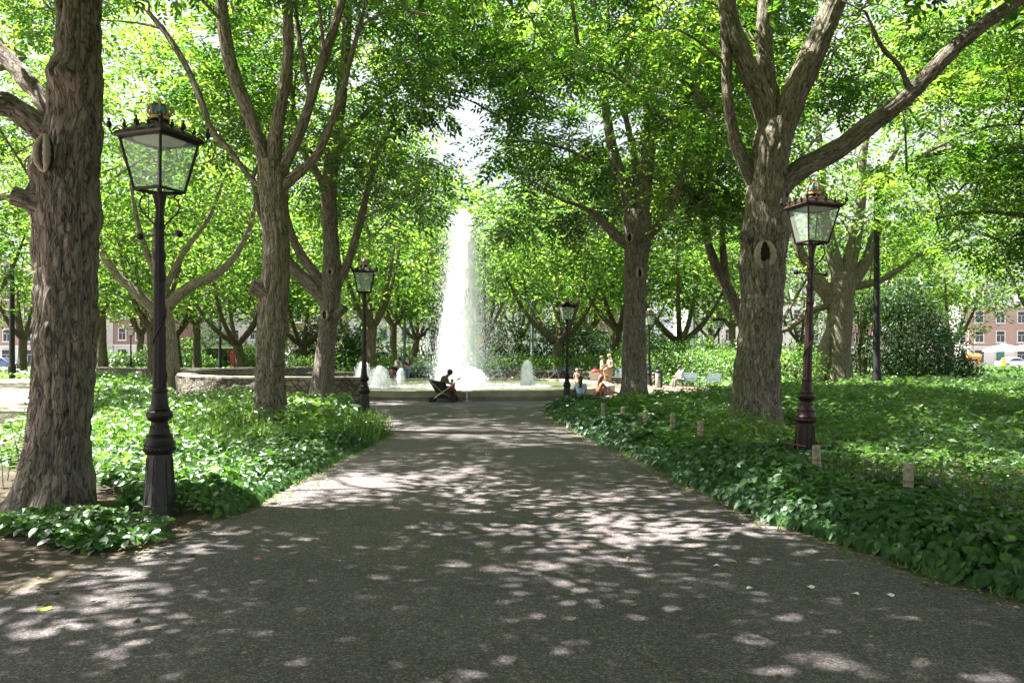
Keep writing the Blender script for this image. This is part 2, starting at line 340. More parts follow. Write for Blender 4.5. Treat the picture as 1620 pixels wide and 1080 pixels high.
# ------------------------------------------------------------------ leaf meshes
def frame(d, n):
    d = unit(d); s = unit(np.cross(d, n)); n2 = np.cross(s, d); return d, s, n2
def leaves_mesh(name, pos, d, n, L, Wd, tint, mat, shape='round'):
    d, s, n = frame(d, n); L = L[:, None]; Wd = Wd[:, None] * .5; N = len(pos)
    if shape == 'round':
        c = [(0, 0, 0), (.12, .62, .1), (.5, 1.0, .2), (1, 0, -.06), (.5, -1.0, .2), (.12, -.62, .1), (.5, 0, -.05)]
        V = np.stack([pos + d * L * a + s * Wd * b + n * Wd * h for a, b, h in c], 1)
        i = np.arange(N)[:, None] * 7
        f4 = np.concatenate([i + np.array([[0, 6, 2, 1]]), i + np.array([[0, 5, 4, 6]])]); f3 = np.concatenate([i + np.array([[6, 3, 2]]), i + np.array([[6, 4, 3]])])
        V = V.reshape(-1, 3); polys = [f4, f3]; t = np.repeat(tint, 7)
    elif shape == 'ivy':
        c = [(0, 0, .0)] + [(u, 0, -.10 - .25 * u * u) for u in (.3, .62, .86)] + [(1.06, 0, -.5)]
        for sg in (1, -1): c += [(-.06, .42 * sg, .05), (.16, .92 * sg, .12), (.5, 1.0 * sg, .02), (.82, .5 * sg, -.22)]
        V = np.stack([pos + d * L * a + s * Wd * b + n * Wd * h for a, b, h in c], 1); i = np.arange(N)[:, None] * 13
        f4 = np.concatenate([i + np.array([q]) for q in ([0, 1, 6, 5], [1, 2, 7, 6], [2, 3, 8, 7], [1, 0, 9, 10], [2, 1, 10, 11], [3, 2, 11, 12])]); f3 = np.concatenate([i + np.array([[3, 4, 8]]), i + np.array([[4, 3, 12]])])
        V = V.reshape(-1, 3); polys = [f4, f3]; t = np.repeat(tint, 13).reshape(-1, 13).copy(); t[:, :5] += .16; t = np.clip(t, 0, 1).ravel()
        return npmesh(name, V, polys, attrs={'tint': ('FLOAT', t)}, mats=[mat], smooth=True)
    elif shape == 'blade':
        c = [(0, -1, 0), (0, 1, 0), (.45, -.9, .38), (.45, .9, .38), (.8, -.6, .42), (.8, .6, .42), (1.05, 0, .25)]
        V = np.stack([pos + d * L * a + s * Wd * b + n * L * h for a, b, h in c], 1); i = np.arange(N)[:, None] * 7
        f4 = np.concatenate([i + np.array([[0, 2, 3, 1]]), i + np.array([[2, 4, 5, 3]])]); f3 = i + np.array([[4, 6, 5]])
        V = V.reshape(-1, 3); polys = [f4, f3]; t = np.repeat(tint, 7)
    else:
        c = [(0, 0, 0), (.45, 1, .15), (1, 0, 0), (.45, -1, .15)]
        V = np.stack([pos + d * L * a + s * Wd * b + n * Wd * h for a, b, h in c], 1).reshape(-1, 3)
        polys = [np.concatenate([np.arange(N)[:, None] * 4 + np.array([[0, 2, 1]]), np.arange(N)[:, None] * 4 + np.array([[0, 3, 2]])])] if shape == 'fold' else [np.arange(N)[:, None] * 4 + np.array([[0, 1, 2, 3]])]
        t = np.repeat(tint, 4)
    return npmesh(name, V, polys, attrs={'tint': ('FLOAT', t)}, mats=[mat])
def rnd_dirs(n, up=1.0, rng=R):
    a = rng.uniform(0, 2 * np.pi, n); d = np.stack([np.cos(a), np.sin(a), rng.normal(-.15, .35, n)], 1)
    nn = np.stack([rng.normal(0, .55, n), rng.normal(0, .55, n), np.full(n, up)], 1); return unit(d), unit(nn)

def tubemesh(pts, rad, nring, bark_amp=0.0, fr=(7.0, 1.0), flare=0.0, seed=0, lobes=0, bumps=()):
    pts = np.asarray(pts); rad = np.asarray(rad); n = len(pts)
    t = unit(np.gradient(pts, axis=0)); u = np.zeros_like(t); u[0] = unit(np.cross(t[0], [0.0, 1.0, .1]))
    for i in range(1, n): v = u[i - 1] - t[i] * np.dot(u[i - 1], t[i]); u[i] = v / np.linalg.norm(v)
    w = np.cross(t, u); a = np.linspace(0, 2 * np.pi, nring, endpoint=False); ca, sa = np.cos(a)[None, :, None], np.sin(a)[None, :, None]
    dirs = u[:, None] * ca + w[:, None] * sa; s = np.concatenate([[0], np.cumsum(np.linalg.norm(np.diff(pts, axis=0), axis=1))])
    r = np.repeat(rad[:, None], nring, 1).copy()
    if flare:
        zz = pts[:, 2:3]; lob = .5 + .5 * np.cos(a[None] * lobes + 1.3 + 2 * noise3(a[None] * 1.0, 0, 0, seed)) if lobes else 1
        r *= 1 + flare * np.exp(-np.maximum(zz, 0) / .28) * (.5 + .9 * lob) + .12 * np.exp(-np.maximum(zz, 0) / .9)
    bx, by, bz = np.cos(a)[None] * rad[:, None], np.sin(a)[None] * rad[:, None], np.repeat(s[:, None], nring, 1)
    r *= 1 + .07 * (noise3(bx * 3.5 + 9, by * 3.5, bz * 1.6, seed) - .5) * 2
    for (sb, ab, amp, sz) in bumps:
        dd = ((bz - sb) / sz) ** 2 + (np.angle(np.exp(1j * (a[None] - ab))) * rad[:, None] / sz) ** 2
        r += amp * np.exp(-dd * 1.2)
    if bark_amp:
        f, fl = fr
        wx = (noise3(bx * 5, by * 5, bz * 1.8, seed + 3) - .5) * .16; wy = (noise3(bx * 5, by * 5, bz * 1.8, seed + 4) - .5) * .16
        n1 = noise3((bx + wx) * f, (by + wy) * f, bz * fl, seed + 1); n2 = noise3((bx + wx) * f * 2.1, (by + wy) * f * 2.1, bz * fl * 2.6, seed + 2)
        rid = np.abs(2 * n1 - 1) ** .7 * .7 + np.abs(2 * n2 - 1) ** .8 * .45
        r += bark_amp * (rid - .5)
    V = (pts[:, None] + dirs * r[:, :, None]).reshape(-1, 3)
    i = np.arange(n - 1)[:, None] * nring; k = np.arange(nring)[None]; k2 = (k + 1) % nring
    Fq = np.stack([i + k, i + k2, i + nring + k2, i + nring + k], -1).reshape(-1, 4)
    bark = np.stack([bx, by, bz], -1).reshape(-1, 3)
    return V, Fq, bark
def cr_smooth(pts, rad, step):
    pts = np.asarray(pts, float); rad = np.asarray(rad, float); n = len(pts); oP, oR = [], []
    for i in range(n - 1):
        p0, p1, p2, p3 = pts[max(i - 1, 0)], pts[i], pts[i + 1], pts[min(i + 2, n - 1)]
        m = max(2, int(np.linalg.norm(p2 - p1) / step)); t = np.linspace(0, 1, m, endpoint=False)[:, None]
        oP.append(.5 * ((2 * p1) + (-p0 + p2) * t + (2 * p0 - 5 * p1 + 4 * p2 - p3) * t * t + (-p0 + 3 * p1 - 3 * p2 + p3) * t ** 3))
        oR.append(rad[i] + (rad[i + 1] - rad[i]) * t[:, 0])
    oP.append(pts[-1:]); oR.append(rad[-1:]); return np.concatenate(oP), np.concatenate(oR)

FR_T = None
def fronds(pos, d, n, L, tint, npair, lw, rng):
    """pinnate leaves: 2*npair+1 leaflets each; returns verts, quads, tints"""
    N = len(pos); d, s, n = frame(d, n); V = []
    ts = [(k + 1) / (npair + .6) for k in range(npair)]
    for t in ts:
        base = pos + d * (L * t)[:, None] - n * (L * .28 * t * t)[:, None]
        ll = L * (.42 - .12 * abs(t - .55)) 
        for sg in (-1, 1):
            ld = unit(d * .45 + s * sg * .9 - n * .15 + rng.normal(0, .12, (N, 3))); wa = unit(np.cross(ld, n)); ll_ = ll[:, None]; w_ = (L * lw)[:, None] * .5
            V.append(np.stack([base, base + ld * ll_ * .45 + wa * w_, base + ld * ll_ - n * ll_ * .12, base + ld * ll_ * .45 - wa * w_], 1))
    base = pos + d * (L * .95)[:, None] - n * (L * .25)[:, None]; ll_ = (L * .42)[:, None]; w_ = (L * lw)[:, None] * .5
    V.append(np.stack([base, base + d * ll_ * .45 + s * w_, base + d * ll_ - n * ll_ * .3, base + d * ll_ * .45 - s * w_], 1))
    V = np.stack(V, 1); k = V.shape[1]; V = V.reshape(-1, 3)
    Fq = np.arange(len(V)).reshape(-1, 4); return V, Fq, np.repeat(tint, 4 * k)

def grow(skel, center, radii, ncl, rng, zmin=4.0, shell=.35, accept=None, thr=.38, seed=0, fr_per=26, fr_len=.42, npair=4, lw=.16, csize=.95, mode='frond', ntilt=0.0):
    """twigs and foliage clumps; returns (twig V,F,bark), (leaf V,F,tint)"""
    c = np.array(center); rd = np.array(radii); C = []
    tries = 0
    while len(C) < ncl and tries < 60:
        tries += 1
        v = unit(rng.normal(0, 1, (ncl * 2, 3))); u = shell + (1 - shell) * rng.random(ncl * 2) ** .6; p = c + v * u[:, None] * rd
        ok = (p[:, 2] > zmin + 1.2 * (noise3(p[:, 0] * .5, p[:, 1] * .5, 0, seed) - .5)) & (noise3(p[:, 0] * .42, p[:, 1] * .42, p[:, 2] * .55, seed + 5) > thr)
        if accept is not None: ok &= accept(p)
        C += list(p[ok])
    C = np.array(C[:ncl]); skel = np.array(skel)
    sp = list(skel); D = np.array([np.min(np.linalg.norm(skel - q, axis=1)) for q in C]); C = C[np.argsort(D)]
    S = np.zeros((len(skel) + len(C) * 5, 3)); S[:len(skel)] = skel; ns = len(skel); tv, tf, tb = [], [], []; nv = 0
    Dr = np.zeros_like(C)
    for j, q in enumerate(C):
        dd = np.linalg.norm(S[:ns] - q, axis=1) + np.maximum(S[:ns, 2] - q[2] + .2, 0) * 1.2
        p0 = S[np.argmin(dd)]; L = np.linalg.norm(q - p0); Dr[j] = unit((q - p0)[None])[0]
        t = np.linspace(0, 1, 6)[:, None]; bend = np.array([0, 0, .12 * L]) + rng.normal(0, .07 * L, 3)
        pts = p0 + (q - p0) * t + bend * np.sin(np.pi * t); r0 = .010 + .013 * L
        v_, f_, b_ = tubemesh(pts, np.linspace(r0, .008, 6), 5); tv.append(v_); tf.append(f_ + nv); tb.append(b_); nv += len(v_)
        S[ns:ns + 5] = pts[1:]; ns += 5
    per = fr_per; N = len(C) * per; ci = np.repeat(np.arange(len(C)), per)
    off = unit(rng.normal(0, 1, (N, 3))) * (rng.random(N) ** .45)[:, None] * np.array([csize, csize, csize * .5]) * rng.uniform(.7, 1.25, len(C))[ci][:, None]
    pos = C[ci] + off; out = unit(off * np.array([1, 1, .3]) + .55 * Dr[ci] + rng.normal(0, .35, (N, 3)) * np.array([1, 1, .5]))
    out[:, 2] -= .26; nn = np.stack([rng.normal(0, .32, N), rng.normal(0, .32, N), np.ones(N)], 1) - out * ntilt
    tint = np.clip(rng.normal(.42, .22, N) + (rng.random(len(C)) - .5)[ci] * .8 + .25 * (rng.random(N) > .9), 0, 1)
    if mode == 'frond': lv, lf, lt = fronds(pos, out, nn, rng.uniform(.75, 1.2, N) * fr_len, tint, npair, lw, rng)
    else:
        nn = unit(nn + rng.normal(0, .45, (N, 3))); d, s, n = frame(out, nn); L = (rng.uniform(.7, 1.25, N) * fr_len)[:, None]; Wd = L * lw
        lv = np.stack([pos, pos + d * L * .45 + s * Wd, pos + d * L - n * L * .15, pos + d * L * .45 - s * Wd], 1).reshape(-1, 3); lf = np.arange(len(lv)).reshape(-1, 4); lt = np.repeat(tint, 4)
    return (np.concatenate(tv), np.concatenate(tf), np.concatenate(tb)), (lv, lf, lt)
def crown_obj(tw, lf, barkm, leafm, parent):
    V = np.concatenate([tw[0], lf[0]]); Fq = np.concatenate([tw[1], lf[1] + len(tw[0])]); mi = np.concatenate([np.zeros(len(tw[1]), int), np.ones(len(lf[1]), int)])
    bark = np.zeros((len(V), 3)); bark[:len(tw[0])] = tw[2]; tint = np.zeros(len(V)); tint[len(tw[0]):] = lf[2]
    return npobj('crown', V, [Fq], parent, attrs={'tint': ('FLOAT', tint), 'bark': ('FLOAT_VECTOR', bark)}, mats=[barkm, leafm], matidx=mi)

def make_tree(name, label, Y, trunk, limbs, crown, group='trees of the avenue and the fountain clearing', bark='bark', ring=40, step=.08, amp=.02, fr=(7, 1), flare=.5, lobes=5, seed=1, leafm='leaf', autolimbs=0, bumps=(), cat='tree', slim=.94):
    rng = np.random.default_rng(seed); b = trunk[0]; X0 = (b[0] - CX) / F * Y
    root = empty(name, (X0, Y, 0), label=label, cat=cat, group=group); base = np.array([X0, Y, 0])
    def topts(l):
        p = np.array([W(q[0], q[1], Y + (q[3] if len(q) > 3 else 0)) for q in l]); r = np.array([q[2] / 2 / F * Y * slim for q in l]); return p, r
    p, r = topts(trunk); p[0, 2] = -.05; P0, R0 = cr_smooth(p, r, step)
    V, Fq, bk = tubemesh(P0 - base, R0, ring, amp, fr, flare, seed, lobes, bumps)
    # close the top
    Vc = np.concatenate([V, [P0[-1] - base]]); nR = ring; last = len(V) - nR + np.arange(nR)
    f3 = np.stack([last, np.roll(last, -1), np.full(nR, len(V))], 1)
    npobj('trunk', Vc, [Fq, f3], root, attrs={'bark': ('FLOAT_VECTOR', np.concatenate([bk, bk[-1:]]))}, mats=[M[bark]], smooth=True)
    sk = [P0[P0[:, 2] > 3.2]] ; allL = []
    for l in limbs: allL.append(topts(l))
    top = P0[-1]
    ends = [a[0][-1] for a in allL] + [top]; er = [a[1][-1] for a in allL] + [R0[-1]]
    cc, cr = np.array(crown['c']), np.array(crown['r'])
    for k in range(autolimbs):
        e0 = ends[k % len(ends)]; r0 = er[k % len(ends)] * .85
        tgt = cc + unit(rng.normal(0, 1, (1, 3)))[0] * cr * np.array([.6, .6, .5]); tgt[2] = max(tgt[2], e0[2] + .5)
        mid = e0 + (tgt - e0) * .5 + np.array([0, 0, .12 * np.linalg.norm(tgt - e0)]); allL.append((np.array([e0, mid, tgt]), np.array([r0, r0 * .6, .03])))
    for li, (p, r) in enumerate(allL):
        Pp, Rr = cr_smooth(p, r, max(step * 1.5, .06)); v, f, b_ = tubemesh(Pp - base, Rr, max(8, int(ring * .6)), amp * .7, fr, 0, seed + 7 * li + 1)
        npobj('limb', v, [f], root, attrs={'bark': ('FLOAT_VECTOR', b_)}, mats=[M[bark]], smooth=True); sk.append(Pp[::3])
    skel = np.concatenate(sk) - base
    acc = crown.get('accept'); ck = {k: v for k, v in crown.items() if k not in ('c', 'r', 'accept', 'n')}
    a2 = (lambda q: acc(q + base)) if acc else None
    tw, lf = grow(skel, cc - base, cr, crown['n'], rng, accept=a2, seed=seed, **ck)
    crown_obj(tw, lf, M[bark], M[leafm], root)
    return root
def clear(rects, front=1e9, margin=45, Ymin=5.0):
    """keep foliage out of view corridors (x0,y0,x1,y1 in photo px) nearer than `front`"""
    def fn(p):
        px, py = proj(p); m = margin * 10 / np.maximum(p[:, 1], 5.0); bad = np.zeros(len(p), bool)
        for (x0, y0, x1, y1) in rects: bad |= (px > x0 - m) & (px < x1 + m) & (py > y0 - m) & (py < y1 + m)
        return ~((bad & (p[:, 1] < front) & (p[:, 1] > 0))) & ~((p[:, 1] < Ymin) & (p[:, 1] > -2) & (py > -60) & (px > -60) & (px < 1680))
    return fn
# ------------------------------------------------------------------ near trees
JET = (700, 150, 775, 640)
ALL = (-60, -10, 1680, 1100)
T1 = make_tree('wingnut_tree', 'massive furrowed trunk nearest on the left, beside the big lamp post', 8.8,
    [(82, 800, 98), (88, 760, 92), (92, 700, 90), (98, 600, 90), (102, 500, 92), (106, 400, 94), (108, 330, 97), (112, 260, 90), (120, 180, 78), (124, 90, 70), (125, 0, 70), (127, -120, 72), (130, -300, 60), (132, -480, 46)],
    [[(95, 232, 44), (58, 198, 44), (20, 170, 42), (-30, 155, 40, -.2), (-140, 95, 32, -.6), (-300, -60, 24, -1.2), (-420, -260, 14, -2)],
     [(108, 215, 30, .2), (72, 165, 30, .3), (34, 118, 28, .5), (-10, 70, 26, .7), (-90, -30, 22, 1.0), (-200, -250, 14, 1.6)],
     [(128, -240, 34), (180, -380, 26, .5), (300, -520, 16, 1.2)]],
    dict(c=(-4.6, 8.6, 9.8), r=(6.6, 6.4, 5.0), n=400, accept=clear([ALL]), zmin=5.2, fr_per=110, fr_len=.21, lw=.24, mode='leaf', thr=.40, csize=.85),
    ring=220, step=.012, amp=.075, fr=(7.5, 2.1), flare=.34, lobes=5, seed=11, autolimbs=7,
    bumps=[(3.75, .7, .13, .24), (3.4, .1, .12, .15), (4.75, 1.2, .10, .20), (4.7, 2.2, .09, .18), (4.35, 1.7, -.05, .12), (3.2, 3.1, .10, .18), (4.1, 2.6, .06, .2), (2.6, 2.2, .05, .14), (1.9, 1.4, .045, .13), (1.2, 2.4, .05, .2), (.6, 1.9, -.07, .22)])
T2 = make_tree('wingnut_tree', 'second trunk on the left avenue, forking into five limbs, with a broken stub', 17.8,
    [(425, 684, 56), (427, 640, 52), (428, 560, 50), (432, 480, 48), (437, 420, 48), (434, 350, 46), (430, 290, 46), (428, 255, 44)],
    [[(425, 285, 26), (412, 235, 25), (398, 190, 25), (378, 140, 25), (362, 90, 24), (352, 20, 22), (345, -80, 18), (335, -220, 12)],
     [(432, 280, 26), (436, 220, 25), (445, 160, 22), (455, 100, 20), (456, 20, 18), (458, -90, 14), (470, -240, 9)],
     [(436, 290, 24), (458, 245, 20), (482, 190, 18), (500, 130, 18), (520, 70, 17), (542, 0, 14), (565, -110, 10)],
     [(490, 150, 9, .05), (478, 90, 10, .1), (470, 40, 10, .2), (462, -40, 8, .3)],
     [(440, 300, 22), (470, 275, 20), (502, 245, 16), (522, 200, 13), (540, 150, 11), (556, 90, 9), (575, 20, 6)],
     [(424, 305, 11), (395, 280, 10), (360, 235, 10), (335, 205, 11), (318, 160, 12, .1), (295, 105, 12, .3), (268, 60, 11, .5), (235, 20, 9, .8)]],
    dict(c=(-6.4, 18.2, 12.2), r=(6.6, 6.0, 5.2), n=270, accept=clear([(150, 8, 600, 700), JET]), zmin=6.0, fr_per=26, fr_len=.42, npair=4, thr=.33),
    ring=120, step=.028, amp=.055, fr=(8, 1.2), flare=.42, lobes=6, seed=22, slim=.86, bark='bark_green', autolimbs=6, bumps=[(2.3, 2.9, .10, .2), (3.9, 1.2, .06, .18)])
T3 = make_tree('wingnut_tree', 'leaning trunk in front of the rubble wall, just left of the second lamp post', 26.4,
    [(508, 644, 40), (511, 600, 34), (517, 540, 31), (522, 480, 33), (525, 440, 34), (525, 400, 28), (521, 330, 26), (525, 250, 24), (540, 150, 20), (548, 60, 16), (552, -60, 11), (552, -150, 7)],
    [[(520, 478, 26), (496, 455, 24), (470, 432, 21), (450, 405, 18), (428, 372, 15), (410, 330, 11), (400, 280, 7)],
     [(520, 462, 18), (496, 430, 17), (475, 400, 15), (462, 372, 13), (452, 330, 10), (455, 280, 7)],
     [(528, 462, 16), (552, 412, 13), (570, 350, 12), (582, 300, 10), (598, 240, 8), (625, 190, 5)],
     [(526, 330, 14), (505, 280, 12), (480, 240, 10), (465, 180, 8), (460, 100, 6)],
     [(530, 250, 12), (560, 200, 10), (600, 160, 8), (650, 120, 5)]],
    dict(c=(-6.3, 27, 11.2), r=(6.2, 5.8, 6.0), n=340, accept=clear([JET, (480, 385, 620, 700), (395, 255, 470, 700)], margin=30), zmin=4.9, fr_per=19, fr_len=.54, npair=3, lw=.19, csize=1.0, thr=.38),
    ring=64, step=.05, amp=.035, fr=(8, 1.1), flare=.4, seed=33, bark='bark', autolimbs=5)
T4 = make_tree('wingnut_tree', 'stout tree behind the first lamp post with one limb sweeping right', 38,
    [(272, 620, 26), (271, 560, 22), (262, 505, 26), (256, 460, 26), (250, 415, 20), (250, 360, 15), (262, 280, 10), (268, 200, 6)],
    [[(262, 485, 22), (298, 455, 18), (338, 436, 15), (372, 405, 11), (398, 352, 8), (405, 300, 5)],
     [(256, 505, 20), (222, 468, 17), (190, 440, 14), (165, 405, 12), (152, 365, 9), (140, 310, 6)],
     [(255, 450, 14), (232, 400, 11), (215, 340, 8), (205, 270, 5)], [(262, 455, 12), (290, 400, 9), (330, 345, 7), (355, 280, 5)]],
    dict(c=(-17, 38, 11.5), r=(7.4, 6.5, 6.2), n=330, accept=clear([JET, (180, 400, 400, 700)], margin=20), zmin=5.0, fr_per=40, fr_len=.26, lw=.26, mode='leaf', csize=1.2),
    ring=36, step=.1, amp=.03, seed=44, bark='bark_green', autolimbs=4, leafm='leaf_far')
T5 = make_tree('wingnut_tree', 'straight brown trunk right of the fountain, in front of the standing bathers', 26.6,
    [(1003, 644, 50), (1003, 600, 40), (1004, 540, 37), (1005, 480, 36), (1006, 420, 38), (1008, 385, 44), (1008, 350, 46), (1010, 335, 44)],
    [[(998, 390, 22), (970, 368, 17), (945, 342, 13), (918, 326, 8), (892, 318, 5), (860, 300, 3)],
     [(1002, 355, 22), (987, 295, 19), (967, 225, 17), (956, 155, 14), (943, 65, 12), (935, -60, 9)],
     [(1012, 350, 28), (1022, 275, 24), (1028, 185, 22), (1021, 95, 19), (1027, 0, 15), (1030, -110, 9)],
     [(1016, 385, 16), (1050, 345, 13), (1080, 275, 12), (1098, 175, 10), (1110, 70, 7)],
     [(1000, 300, 9), (960, 270, 7), (905, 240, 5), (850, 225, 4), (800, 225, 3)],
     [(1010, 320, 13), (1002, 240, 11), (985, 150, 8), (1000, 60, 6)]],
    dict(c=(3.3, 27, 11.3), r=(6.6, 6.0, 6.4), n=400, accept=clear([(695, 150, 775, 640), (720, 90, 760, 240), (950, 360, 1060, 700)], margin=28), zmin=5.0, fr_per=20, fr_len=.55, npair=3, lw=.19, csize=1.0, thr=.37),
    ring=72, step=.045, amp=.04, fr=(8, 1.1), flare=.35, seed=55, autolimbs=5)
T6 = make_tree('wingnut_tree', 'broad ridged trunk beside the right lamp post, with a hollow pale scar and spreading limbs', 16.4,
    [(1193, 702, 84), (1196, 645, 76), (1200, 560, 70), (1205, 480, 68), (1207, 420, 72), (1210, 370, 76), (1213, 310, 68), (1218, 255, 62), (1224, 215, 58), (1228, 190, 50)],
    [[(1200, 300, 30), (1178, 258, 25), (1161, 215, 21), (1151, 150, 18), (1148, 60, 16), (1146, -80, 12), (1130, -220, 8)],
     [(1222, 215, 42), (1203, 150, 36), (1182, 105, 33), (1160, 50, 31), (1148, -5, 29), (1132, -120, 22), (1105, -260, 13)],
     [(1226, 195, 34, .25), (1214, 125, 30, .4), (1209, 60, 29, .5), (1211, 0, 27, .6), (1214, -120, 19, .7), (1220, -280, 11, .8)],
     [(1232, 215, 48), (1254, 155, 44), (1284, 90, 42), (1310, 30, 37), (1329, -25, 34), (1352, -150, 23), (1385, -290, 13)],
     [(1232, 300, 40), (1268, 266, 35), (1322, 238, 32), (1380, 196, 30, -.2), (1440, 148, 27, -.4), (1500, 86, 25, -.6), (1560, 36, 22, -.8), (1630, -12, 19, -1.1), (1730, -90, 12, -1.6)],
     [(1440, 148, 12, -.4), (1425, 110, 9, -.6), (1395, 75, 7, -.8), (1370, 20, 5, -1)]],
    dict(c=(5.6, 16.6, 11.8), r=(7.0, 6.0, 5.4), n=310, accept=clear([(1110, 4, 1600, 700), JET, (600, 120, 1680, 700)], front=17.2), zmin=5.6, fr_per=26, fr_len=.42, npair=4, thr=.33),
    ring=160, step=.022, amp=.065, fr=(8, 1.5), flare=.35, lobes=6, seed=66, bark='bark_green', autolimbs=6, bumps=[(3.5, 1.4, .09, .22), (4.3, 2.6, .07, .2), (3.6, 0.2, .08, .2), (5.0, 1.8, .06, .2)])
T6b = make_tree('wingnut_tree', 'slim crooked stem half hidden behind the broad ridged trunk on the right', 31,
    [(1204, 634, 24), (1190, 560, 22), (1172, 500, 20), (1150, 452, 18), (1132, 420, 16), (1118, 375, 12), (1112, 320, 9), (1105, 250, 6)],
    [[(1150, 452, 14), (1146, 420, 13), (1143, 370, 10), (1150, 300, 7)]],
    dict(c=(7.4, 31, 9.6), r=(3.8, 3.6, 4.2), n=130, accept=clear([(1100, 350, 1160, 700)], margin=10), zmin=5.6, fr_per=24, fr_len=.46, npair=3, lw=.2),
    ring=30, step=.08, amp=.02, seed=67, bark='bark', autolimbs=2)
T7 = make_tree('wingnut_tree', 'pale many-limbed tree with a split base, far right of the right lamp post', 38,
    [(1325, 620, 50), (1326, 565, 40), (1328, 510, 40), (1330, 465, 46), (1332, 432, 38)],
    [[(1318, 475, 30), (1286, 434, 22), (1263, 392, 17), (1250, 340, 12), (1238, 280, 7)], [(1328, 440, 28), (1310, 375, 22), (1299, 320, 18), (1300, 250, 12), (1290, 180, 7)],
     [(1336, 445, 28), (1352, 380, 22), (1362, 320, 17), (1366, 250, 11), (1380, 180, 6)], [(1342, 455, 24), (1374, 405, 19), (1392, 340, 15), (1402, 270, 10), (1440, 200, 6)],
     [(1312, 482, 16), (1282, 492, 14), (1250, 518, 10), (1228, 524, 7)], [(1288, 616, 30), (1298, 575, 26), (1320, 515, 22)], [(1345, 455, 14), (1400, 440, 10), (1460, 400, 7), (1520, 380, 4)]],
    dict(c=(17.5, 38, 11.3), r=(9.0, 7.0, 6.6), n=430, accept=clear([(1290, 420, 1400, 700)], margin=12), zmin=5.4, fr_per=40, fr_len=.26, lw=.26, mode='leaf', csize=1.2),
    ring=44, step=.09, amp=.035, seed=77, bark='bark_green', autolimbs=5, leafm='leaf_far')
# trees just outside the frame: two hang into it, the rest added for shade
T8 = make_tree('wingnut_tree', 'tree outside the frame on the right whose dark layered boughs hang over the bed', 24,
    [(1840, 660, 60), (1835, 500, 50), (1825, 380, 46), (1820, 250, 40)],
    [[(1825, 340, 26), (1740, 270, 20), (1640, 240, 15), (1530, 235, 10), (1450, 250, 6)], [(1822, 300, 26), (1760, 160, 20), (1680, 60, 14), (1600, -40, 9)],
     [(1826, 330, 24), (1760, 350, 15), (1660, 345, 11), (1560, 335, 7), (1480, 345, 4)], [(1822, 270, 26), (1880, 100, 20), (1900, -80, 12)]],
    dict(c=(17.8, 24, 9.6), r=(7.8, 7.0, 5.6), n=520, accept=clear([(1200, -60, 1400, 800), (1380, 460, 1680, 700)], margin=20), zmin=4.6, fr_per=26, fr_len=.44, npair=3, lw=.2, csize=1.0, thr=.40),
    ring=44, step=.1, amp=.03, seed=88, autolimbs=5)
T9 = make_tree('wingnut_tree', 'tree outside the frame on the left, its bright boughs behind the nearest trunk', 24,
    [(-260, 660, 60), (-255, 500, 50), (-250, 380, 46), (-245, 250, 40)],
    [[(-250, 330, 26), (-160, 220, 20), (-60, 140, 14), (40, 90, 8)], [(-250, 360, 22), (-150, 330, 16), (-40, 320, 11), (60, 300, 6)], [(-245, 280, 26), (-250, 60, 18), (-200, -120, 12)]],
    dict(c=(-18.5, 24, 9.6), r=(7.2, 6.5, 5.6), n=230, accept=clear([(-60, 440, 1200, 700), (160, 0, 1200, 700)], margin=20), zmin=4.6, fr_per=26, fr_len=.44, npair=3, lw=.2, csize=1.0, thr=.42),
    ring=40, step=.1, amp=.03, seed=99, autolimbs=4)
def shade_tree(x, y, seed, label, cz=9.8, rr=(6.6, 6.4, 4.8), n=460):  # unseen tree, added so that its crown shades the foreground path
    px = CX + x / 6.0 * F
    t = make_tree('wingnut_tree', label, 6.0, [(px, 912, 110), (px, 600, 100), (px + 10, 300, 92), (px + 5, 0, 80), (px, -200, 60)],
        [[(px, 60, 50), (px - 250, -300, 38, -.6), (px - 500, -700, 20, -1.5)], [(px, 0, 50), (px + 260, -380, 36, .8), (px + 420, -800, 18, 1.5)], [(px, -80, 44), (px + 40, -500, 30, 1.6), (px - 60, -900, 18, 2.4)]],
        dict(c=(x, 6.0, cz), r=rr, n=n, zmin=5.2, fr_per=110, fr_len=.21, lw=.24, mode='leaf', thr=.40, csize=.85,
             accept=lambda p, y=y: clear([ALL], Ymin=30)(p + np.array([0, y - 6.0, 0]))), ring=36, step=.12, amp=.03, seed=seed, autolimbs=5)
    t.location.y = y; return t
shade_tree(6.6, 6.6, 101, 'unseen tree added on the right nearest the camera, shading the path')
shade_tree(-5.2, -.8, 102, 'unseen tree added behind the camera to shade the left side of the path')
shade_tree(5.8, -2.2, 103, 'unseen tree added behind the camera to shade the right side of the path')

# pruning scars and stubs on the near trunks
def scar(tree, px, py, Y, rx, rz, yaw, label, depth=.05):
    c = W(px, py, Y); b = np.array(tree.location); Mx = Matrix.Translation(Vector(c - b)) @ Matrix.Rotation(yaw, 4, 'Z')
    m = MB(); n = 40
    for side in (-1, 1):
        pts, rr = [], []
        for k in range(15):
            t = -1 + 2 * k / 14; pts.append(Mx @ Vector((side * rx * (1 - t * t) ** .7, -depth * (1 - t * t) * .6, rz * t))); rr.append(.008 + rx * .36 * (1 - t * t) ** .6 * (1 + .15 * math.sin(k * 2.3)))
        m.tube(pts, rr, 10)
    o = m.build('branch_scar', M['scar'], tree, smooth=True); tag(o, label=label)
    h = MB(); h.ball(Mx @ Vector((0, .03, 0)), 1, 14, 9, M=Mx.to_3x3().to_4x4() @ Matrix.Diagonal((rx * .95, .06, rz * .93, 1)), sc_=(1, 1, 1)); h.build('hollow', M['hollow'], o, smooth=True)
scar(T1, 70, 242, 8.36, .085, .20, -.45, 'oval pale pruning scar')
